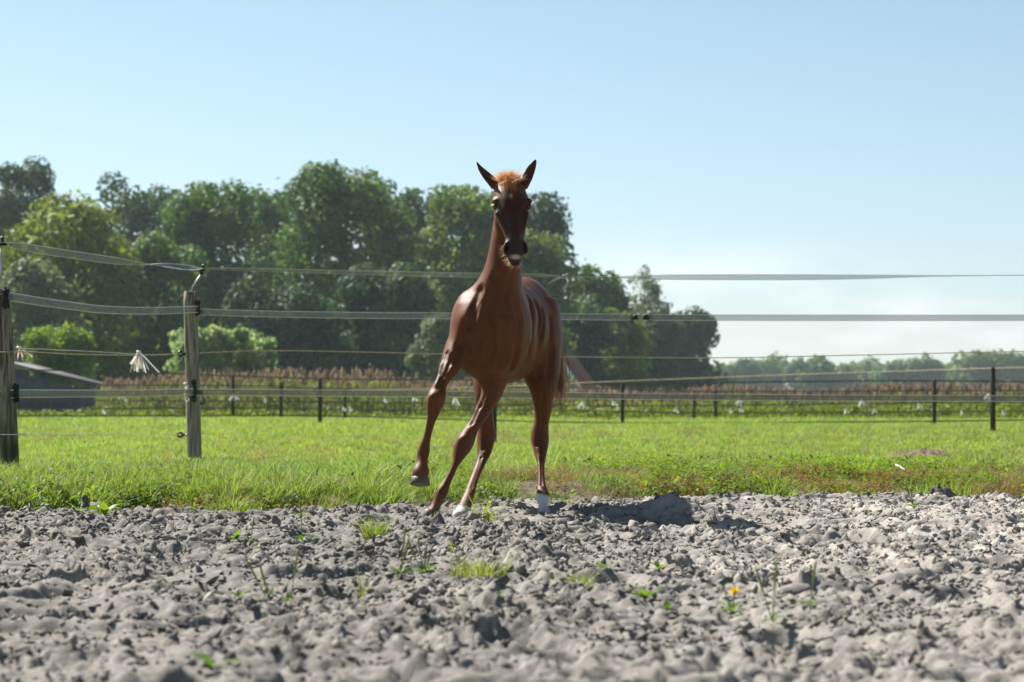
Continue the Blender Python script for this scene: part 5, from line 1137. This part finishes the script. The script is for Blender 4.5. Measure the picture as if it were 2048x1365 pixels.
nettle(PX(1268, 12.7), 12.7, .12, 12, .03, 'little upright weed above the dug hollow', 31, name='leafy_weed')
nettle(PX(1498, 15.2), 15.2, .16, 8, .02, 'thin weed with yellow top sticking up from the bank', 32, name='leafy_weed')
mb = MB(); mb.tube([P(1792, 930, 14.2), P(1806, 938, 14.1), P(1822, 948, 14.0)], .006, 6); tag(mb.obj('dry_stick', principled('bleached_stick', (.55, .5, .42), .7, .2), smooth=True), 'bleached stick lying on the bank at right', 'stick')
# molehill and the big damp clods
def heap(name, c, rx, ry, h, mat, tone, label, cat, seed, rough=.35, n=26):
    u = np.linspace(0, 2 * np.pi, 44, endpoint=False); V = []; 
    for i in range(n):
        f = i / (n - 1); rad = f
        for a in u:
            px_, py_ = rad * math.cos(a), rad * math.sin(a); V.append((px_ * rx, py_ * ry, h * (1 - f * f) ** 1.2))
    V = np.array(V); nn = facets(V[:, 0] / .04 + seed * 9, V[:, 1] / .04, 400 + seed, .02, .012) + h * rough * fbm(V[:, 0] * 14 + seed, V[:, 1] * 14, 410 + seed, 3); V[:, 2] += nn * (V[:, 2] / h) ** .5 - .02
    Q = [[i * 44 + k, (i + 1) * 44 + k, (i + 1) * 44 + (k + 1) % 44, i * 44 + (k + 1) % 44] for i in range(n - 1) for k in range(44)]
    o = np_mesh(name, V, np.array(Q), mat, attrs={'tone': np.repeat(np.array([tone]), len(V), 0)}); o.location = c; return tag(o, label, cat)
M_earth = principled('dark_earth', (.1, .085, .075), .9, .1, (20, (.15, .12, .10), .45, .7, (1, 1, 1)), (120, .6, .006, (1, 1, 1)), attr='tone')
heap('molehill', (PX(1855, 19.2), 19.2, .10), .20, .22, .055, M_earth, (.17, .115, .085), 'brown molehill in the meadow at right', 'molehill', 1)
heap('molehill', (PX(1800, 19.6), 19.6, .10), .13, .16, .03, M_earth, (.17, .12, .09), 'flat remains of a molehill left of the brown one', 'molehill', 4)
heap('soil_clod', (PX(1880, 12.5), 12.5, .015), .13, .11, .085, M_earth, (.085, .075, .068), 'big dark damp clod at the soil edge at right', 'clod', 2, .8)
heap('soil_clod', (PX(1925, 12.55), 12.55, .01), .07, .07, .06, M_earth, (.085, .075, .068), 'dark clod just right of the biggest one', 'clod', 3, .8)
heap('soil_clod', (PX(690, 10.75), 10.75, -.01), .09, .08, .075, M_earth, (.10, .09, .082), 'dark clod heap behind the bright grass tuft', 'clod', 5, .8)
heap('soil_clod', (PX(868, 10.45), 10.45, -.015), .10, .07, .06, M_earth, (.12, .108, .098), 'dark clod heap in front of the standing foreleg', 'clod', 6, .8)
# small meadow flowers
M_yel = principled('yellow_petal', (.7, .5, .02), .6, .2)
# ------------------------------------------------------------------ haze
hz_ = MB(); hz_.box((0, 300, 14.0), (2400, 2000, 31.0)); o = hz_.obj('haze', None); o.data.materials.clear()
m, n, out_ = mat_new('haze_air'); pv = n.nodes.new('ShaderNodeVolumePrincipled'); pv.inputs['Color'].default_value = (.80, .90, 1.0, 1); pv.inputs['Density'].default_value = .00022; pv.inputs['Anisotropy'].default_value = .2
n.links.new(pv.outputs[0], out_.inputs['Volume']); o.data.materials.append(m); tag(o, 'thin pale blue haze over the fields', 'haze', kind='stuff')
